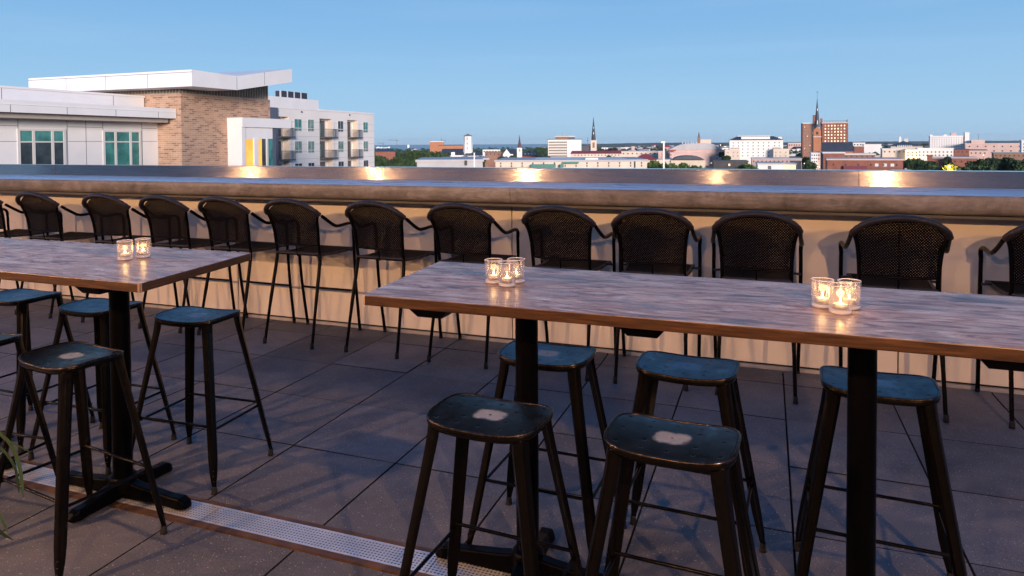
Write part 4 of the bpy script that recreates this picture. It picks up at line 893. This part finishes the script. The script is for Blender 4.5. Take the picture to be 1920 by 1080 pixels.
# foliage
def leafmat(name, a, c):
    t = NT(name); g = t.n('NewGeometry'); oi = t.n('ObjectInfo')
    t.base(t.mix(.5, t.ramp(g.outputs['Random Per Island'], [(0, a), (1, c)]), t.ramp(oi.outputs['Random'], [(0, a), (1, c)]))); t.P(Roughness=.75, Specular_IOR_Level=.2); return t.m
M_leaf = leafmat('oak_leaves', (.020, .038, .018), (.055, .095, .035)); M_leaf2 = leafmat('bright_leaves', (.05, .085, .025), (.12, .19, .06)); M_bark = simple('tree_bark', (.06, .045, .035), .9)
def crown_mesh(seed, mat, n=2600, R0=5.0, leaf=.42):
    r = random.Random(seed); b = MB(); blobs = []
    for k in range(15):
        a = r.uniform(0, 6.283); rr = r.uniform(.0, .72)*R0; blobs.append((rr*math.cos(a), rr*math.sin(a), r.uniform(-.25, .55)*R0*(1-.4*rr/R0), r.uniform(.26, .46)*R0))
    for k in range(n):
        bx, by_, bz, br = r.choice(blobs); v = Vector((r.gauss(0,1), r.gauss(0,1), r.gauss(0,1))).normalized(); q = r.uniform(.55, 1.08)
        c = Vector((bx, by_, bz))+Vector((v.x*br*q, v.y*br*q, v.z*br*q*.78))
        n1 = Vector((r.gauss(0,1), r.gauss(0,1), r.gauss(0,1))).normalized(); n2 = n1.orthogonal().normalized(); n3 = n1.cross(n2); s = leaf*r.uniform(.6, 1.5)
        b.add([c-n2*s-n3*s*.5, c+n2*s*.3-n3*s*.8, c+n2*s+n3*s*.4, c-n2*s*.4+n3*s*.8], [(0,1,2,3)])
    return b.mesh('crown', mat)
def trunk_mesh(seed, R0=5.0):
    r = random.Random(seed); b = MB(); b.tube([(0,0,-2.4*R0), (.1,0,-1.2*R0), (0,.1,-.3*R0)], [.5,.38,.25], 8)
    for k in range(6):
        a = k*1.05+r.uniform(-.3,.3); b.tube([(0,0,-.9*R0+k*.1), (math.cos(a)*1.2, math.sin(a)*1.2, -.2*R0), (math.cos(a)*2.8, math.sin(a)*2.8, r.uniform(0,.35)*R0)], [.2,.13,.05], 6)
    return b.mesh('trunk', M_bark)
CM = [crown_mesh(i, M_leaf) for i in range(4)]; CB = [crown_mesh(10+i, M_leaf2) for i in range(2)]; TM = [trunk_mesh(i) for i in range(2)]
def tree(px, ytop, wpx, d, label, bright=False, i=0, group='trees of the town', mat=None):
    R0 = wpx/FPX*d/2; top = P(px, ytop, d); o = empty('broadleaf_tree', (top.x, top.y, top.z-.85*R0), i*1.7, label=label, cat='tree', group=group)
    sc = R0/4.6
    scz = max(sc, .36*(top.z-GZ)/4.6); sc = max(sc, scz*.72); o.location.z = top.z-.88*4.6*scz
    for nm, me in (('crown', (CB if bright else CM)[i % (2 if bright else 4)]), ('trunk', TM[i % 2])):
        c = bpy.data.objects.new(nm, me); S.collection.objects.link(c); c.parent = o; c.scale = (sc, sc, scz if nm == 'crown' else max(sc*.5, (o.location.z-GZ)/12.0))
    return o
near = [(712,289,34,300),(730,297,30,240),(748,290,32,280),(765,283,30,330),(783,278.5,34,360),(800,281,30,380),(818,280,34,340),(835,286,28,330),(772,296,36,230),(795,295,34,240),(715,303,30,200),(745,302,34,200),(850,292,22,420),(873,291,12,430),(900,290,16,430),(925,289,18,640),(945,292,22,520),(962,290,18,560),(1004,283,16,700),(1012,276,22,900),(1025,291,26,420),(1044,294,22,420),(1010,292,20,400),(1143,291,22,420),(1150,275.5,20,800),(1130,278,18,760),(1170,279,18,760),(1240,276,16,900),
 (1356,283,12,620),(1362,290,10,500),(1512,292,16,440),(1516,300,18,330),(1597,291,18,360),(1650,294,24,330),(1672,294,22,330),(1690,298,22,300),(1712,294,30,280),(1730,298,26,260),(1777,290,26,320),(1838,297,30,240),(1860,293,34,250),(1885,291,38,250),(1908,296,30,240),(1925,295,34,240),(1755,306,26,200),(1820,304,30,200),(1850,306,34,190),(1745,302,22,230),(1735,268,20,1500),(1800,277,14,900),(1560,316,12,200)]
for k, (px, yt, w, d) in enumerate(near):
    side = 'left of the churches' if px < 860 else 'between the churches' if px < 1100 else 'right of the tall spire' if px < 1400 else 'around the brick buildings' if px < 1730 else 'at the right end of the skyline'
    tree(px, yt, w, d, '%s dark tree %s, %s' % ('large' if w > 29 else 'mid sized' if w > 21 else 'small', side, land(px)), i=k)
for k, (px, yt, w, d) in enumerate([(1222,299,24,210),(1240,303,26,200),(1262,304,28,190),(1283,303,26,200),(1300,308,22,180),(1398,304,22,220),(1410,308,20,210),(1312,309,16,190)]):
    tree(px, yt, w, d, 'fresh green bushy tree %s' % ('in front of the arched shed' if px < 1320 else 'beside the dark brown shed'), True, k)
tree(1780, 304, 36, 160, 'tree glowing orange from a street lamp below it near the right end', True, 1)
L_ = bpy.data.lights.new('street_lamp_light', 'POINT'); L_.energy = 5200; L_.color = (1, .42, .06); L_.shadow_soft_size = .3
lo = bpy.data.objects.new('street_lamp_light', L_); S.collection.objects.link(lo); q = P(1780, 313, 156.5); lo.location = q
sp = Far('street_lamp', 1779.6, 1780.4, 314, 156.7, .1, M_rail, 'small street lamp shining orange under the lit tree', 'street lamp'); b = MB(); b.lathe([(0, .2), (.2, .1), (.25, -.1), (0, -.2)], (0, 0, sp.h+.25), 12); b.build('lantern', glassm('sodium_lantern', (.8, .5, .2), .4, (1, .5, .1), 30), sp.o)
for px, py, d in ((1508,306.5,330),(1533,312.5,280),(1536.5,313.5,280),(1338,272,900),(1351,272,900),(1844,291,360),(1590,310,250)):
    F = Far('street_lamp', px-.3, px+.3, py, d, .15, M_rail, 'tiny warm street lamp glowing among the buildings', 'street lamp', group='far street lamps'); u = d/FPX
    b = MB(); b.lathe([(0, .9*u), (.9*u, 0), (0, -.9*u)], (0, 0, F.h), 10); b.build('lantern', glassm('warm_lantern', (.8, .6, .4), .4, (1, .72, .35), 3.0), F.o)
# far canopy mass (uncountable)
r = random.Random(5); b = MB()
for k in range(2600):
    d = 650+1500*r.random()**.9; px = r.uniform(690, 2000)
    if px < 1000 and d > 2000: continue
    c = P(px, 280, d); c.z = GZ+r.uniform(3, 9); s = r.uniform(3, 6)
    vs = []
    for a in range(6): an = a*1.047+r.uniform(-.3,.3); vs.append((c.x+s*math.cos(an), c.y+s*math.sin(an), c.z+r.uniform(-2.5, .5)))
    vs.append((c.x, c.y, c.z+s*.45))
    b.add(vs, [(a, (a+1) % 6, 6) for a in range(6)]); 
b.build('far_tree_canopy', M_leaf, kind='stuff', label='mass of treetops between the houses of the far town', cat='trees')
# ---------------------------------------------------------------- ground, sea, hills
M_ground = simple('town_ground', (.07, .075, .06), .95, var=.4, scale=.02, world=True)
b = MB(); b.add([(-12000,-2000,GZ),(12000,-2000,GZ),(12000,12000,GZ),(-12000,12000,GZ)], [(0,1,2,3)]); b.build('ground', M_ground, kind='structure')
t = NT('sea_water'); t.base((.02, .05, .08)); t.P(Roughness=.25); t.bump(t.noise(t.pos(), .05, 4), .6, 3); M_sea = t.m
def G(px, d): v = P(px, 280, d); return (v.x, v.y, GZ+.6)
b = MB(); b.add([G(-900, 2100), G(300, 2150), G(1000, 2200), G(1062, 2600), G(1072, 11500), G(-100, 11500)], [(0,1,2,3,4,5)]); b.build('sea', M_sea, kind='structure')
M_hill = simple('wooded_hill', (.035, .055, .035), .95, var=.3, scale=.01, world=True)
def ridge(name, pts, d, dep):
    b = MB(); r = random.Random(2); top = []; n = 160
    for k in range(n):
        px = pts[0][0]+(pts[-1][0]-pts[0][0])*k/(n-1)
        for (a, ya), (c, yc) in zip(pts, pts[1:]):
            if a <= px <= c: yy = ya+(yc-ya)*(px-a)/(c-a)
        top.append((px, yy+r.uniform(-.35, .35)))
    for (pa, ya), (pb, yb) in zip(top, top[1:]):
        A, B, C_, D = P(pa, ya, d), P(pb, yb, d), P(pb, yb, d+dep), P(pa, ya, d+dep)
        C_.z = B.z; D.z = A.z; lo_ = lambda v, dd, p_: Vector((P(p_, 270, dd).x, P(p_, 270, dd).y, GZ-.5))
        b.add([lo_(0, d-dep, pa), lo_(0, d-dep, pb), B, A, C_, D, lo_(0, d+2*dep, pb), lo_(0, d+2*dep, pa)], [(0,1,2,3), (3,2,4,5), (5,4,6,7)])
    return b.build(name, M_hill, kind='structure')
ridge('hills', [(1110, 270.5), (1180, 268.5), (1280, 267.5), (1400, 267.3), (1520, 266.5), (1640, 265.5), (1760, 264.8), (1870, 264), (2060, 263)], 5200, 500)
ridge('far_shore', [(928, 273), (960, 271.4), (1000, 271.2), (1062, 271)], 8500, 400)
b = MB(); 
F = Far('harbour_ship', 710, 730, 276.5, 2600, 20, M_white2, 'row of tiny white harbour structures on the water near the apartment block', 'boat', body=False); F.part('hull', M_white2, (705, 731, 277.8, 279, 0, 20)); F.part('superstructure', M_white, (707, 711, 276.4, 277.8, 2, 16), (714, 716, 276.8, 277.8, 2, 16), (727, 731, 276.6, 277.8, 2, 16))
F.o.location.z = P(718, 279.2, 2600).z
F = Far('white_dome', 764, 767.5, 271.5, 3200, 8, M_white, 'tiny white dome on the horizon right of the tower crane', 'dome')
# ---------------------------------------------------------------- grass plant at the lower left
M_blade = simple('grass_blade', (.022, .055, .024), .5, var=.5, scale=6)
base_p = Vector((-1.50, .84, 0))
pl = empty('grass_plant', tuple(base_p), label='arching green grass leaves of a potted plant at the lower left edge', cat='plant')
b = MB(); b.lathe([(0, 0), (.13, 0), (.17, .55), (.185, .55), (.185, .60), (.165, .60), (.155, .52), (0, .52)], n=32); b.build('pot', simple('dark_planter', (.05, .045, .045), .6), pl)
def blade(pts, w):
    pts = spline([Vector(p)-base_p for p in pts], 6); b = MB(); b.smooth = True; n = len(pts); vs = []
    for i, p_ in enumerate(pts):
        tt = (pts[min(i+1, n-1)]-pts[max(i-1, 0)]).normalized(); sd = tt.cross(Vector((-.6, .8, .3))).normalized(); ww = w*math.sin(math.pi*min(1, .12+.88*(1-i/(n-1))))**.7*.5 if i < n-1 else .0005
        nn = sd.cross(tt).normalized(); vs += [p_-sd*ww, p_-nn*ww*.25, p_+sd*ww]
    b.add(vs, [(i*3+a, i*3+a+1, i*3+a+4, i*3+a+3) for i in range(n-1) for a in (0, 1)]); b.build('leaf', M_blade, pl)
def pp(px, py, d): return tuple(P(px, py, d))
blade([(-1.50,.84,.53), pp(-60,800,1.32), pp(5,818,1.30), pp(34,865,1.29), pp(44,933,1.29)], .008)
blade([(-1.50,.85,.53), pp(-80,815,1.36), pp(-10,833,1.34), pp(26,872,1.33), pp(36,925,1.33)], .006)
blade([(-1.49,.84,.53), pp(-70,790,1.30), pp(10,824,1.28), pp(58,848,1.27)], .004)
blade([(-1.50,.83,.53), pp(-70,880,1.28), pp(-20,935,1.27), pp(2,970,1.26), pp(14,998,1.26)], .006)
for k in range(16):
    a = rnd.uniform(0, 6.28); rr_ = rnd.uniform(.1, .28); x_, y_ = base_p.x+math.cos(a)*rr_-.12, base_p.y+math.sin(a)*rr_
    blade([(base_p.x, base_p.y, .53), (base_p.x+(x_-base_p.x)*.4, base_p.y+(y_-base_p.y)*.4, .85), (x_, y_, rnd.uniform(.8, 1.0))], .010)

# ---------------------------------------------------------------- haze
hm = bpy.data.materials.new('haze_air'); hm.use_nodes = True; hn = hm.node_tree; hn.nodes.remove(hn.nodes['Principled BSDF'])
pv = hn.nodes.new('ShaderNodeVolumePrincipled'); pv.inputs['Color'].default_value = (.95, .97, 1, 1); pv.inputs['Density'].default_value = 4e-5; pv.inputs['Anisotropy'].default_value = .2
hn.links.new(pv.outputs[0], hn.nodes['Material Output'].inputs['Volume'])
b = MB(); b.box(-12500, 12500, -2500, 12500, GZ-1, 75); b.build('haze', hm, kind='stuff', label='thin evening haze over the town and the water', cat='haze')

# repeats that would share a label: say which one of them, from left to right
by_label = {}
for o in S.objects:
    if o.parent is None and o.get('category') in ('tree', 'house', 'street lamp', 'lamp'): by_label.setdefault(o['label'], []).append(o)
for lb, os_ in by_label.items():
    n = len(os_)
    if n < 2: continue
    os_.sort(key=lambda o: (o.location-Vector((0,0,CH))).dot(CR)/max(.1, (o.location-Vector((0,0,CH))).dot(CF)) if o['category'] != 'lamp' else o.location.x)
    words = {2: ['left one', 'right one'], 3: ['left one', 'middle one', 'right one']}.get(n) or ['leftmost']+['%s from left' % w for w in ('second', 'third', 'fourth', 'fifth', 'sixth', 'seventh', 'eighth', 'ninth')][:n-2]+['rightmost']
    for o, w in zip(os_, words): o['label'] = lb+', '+w
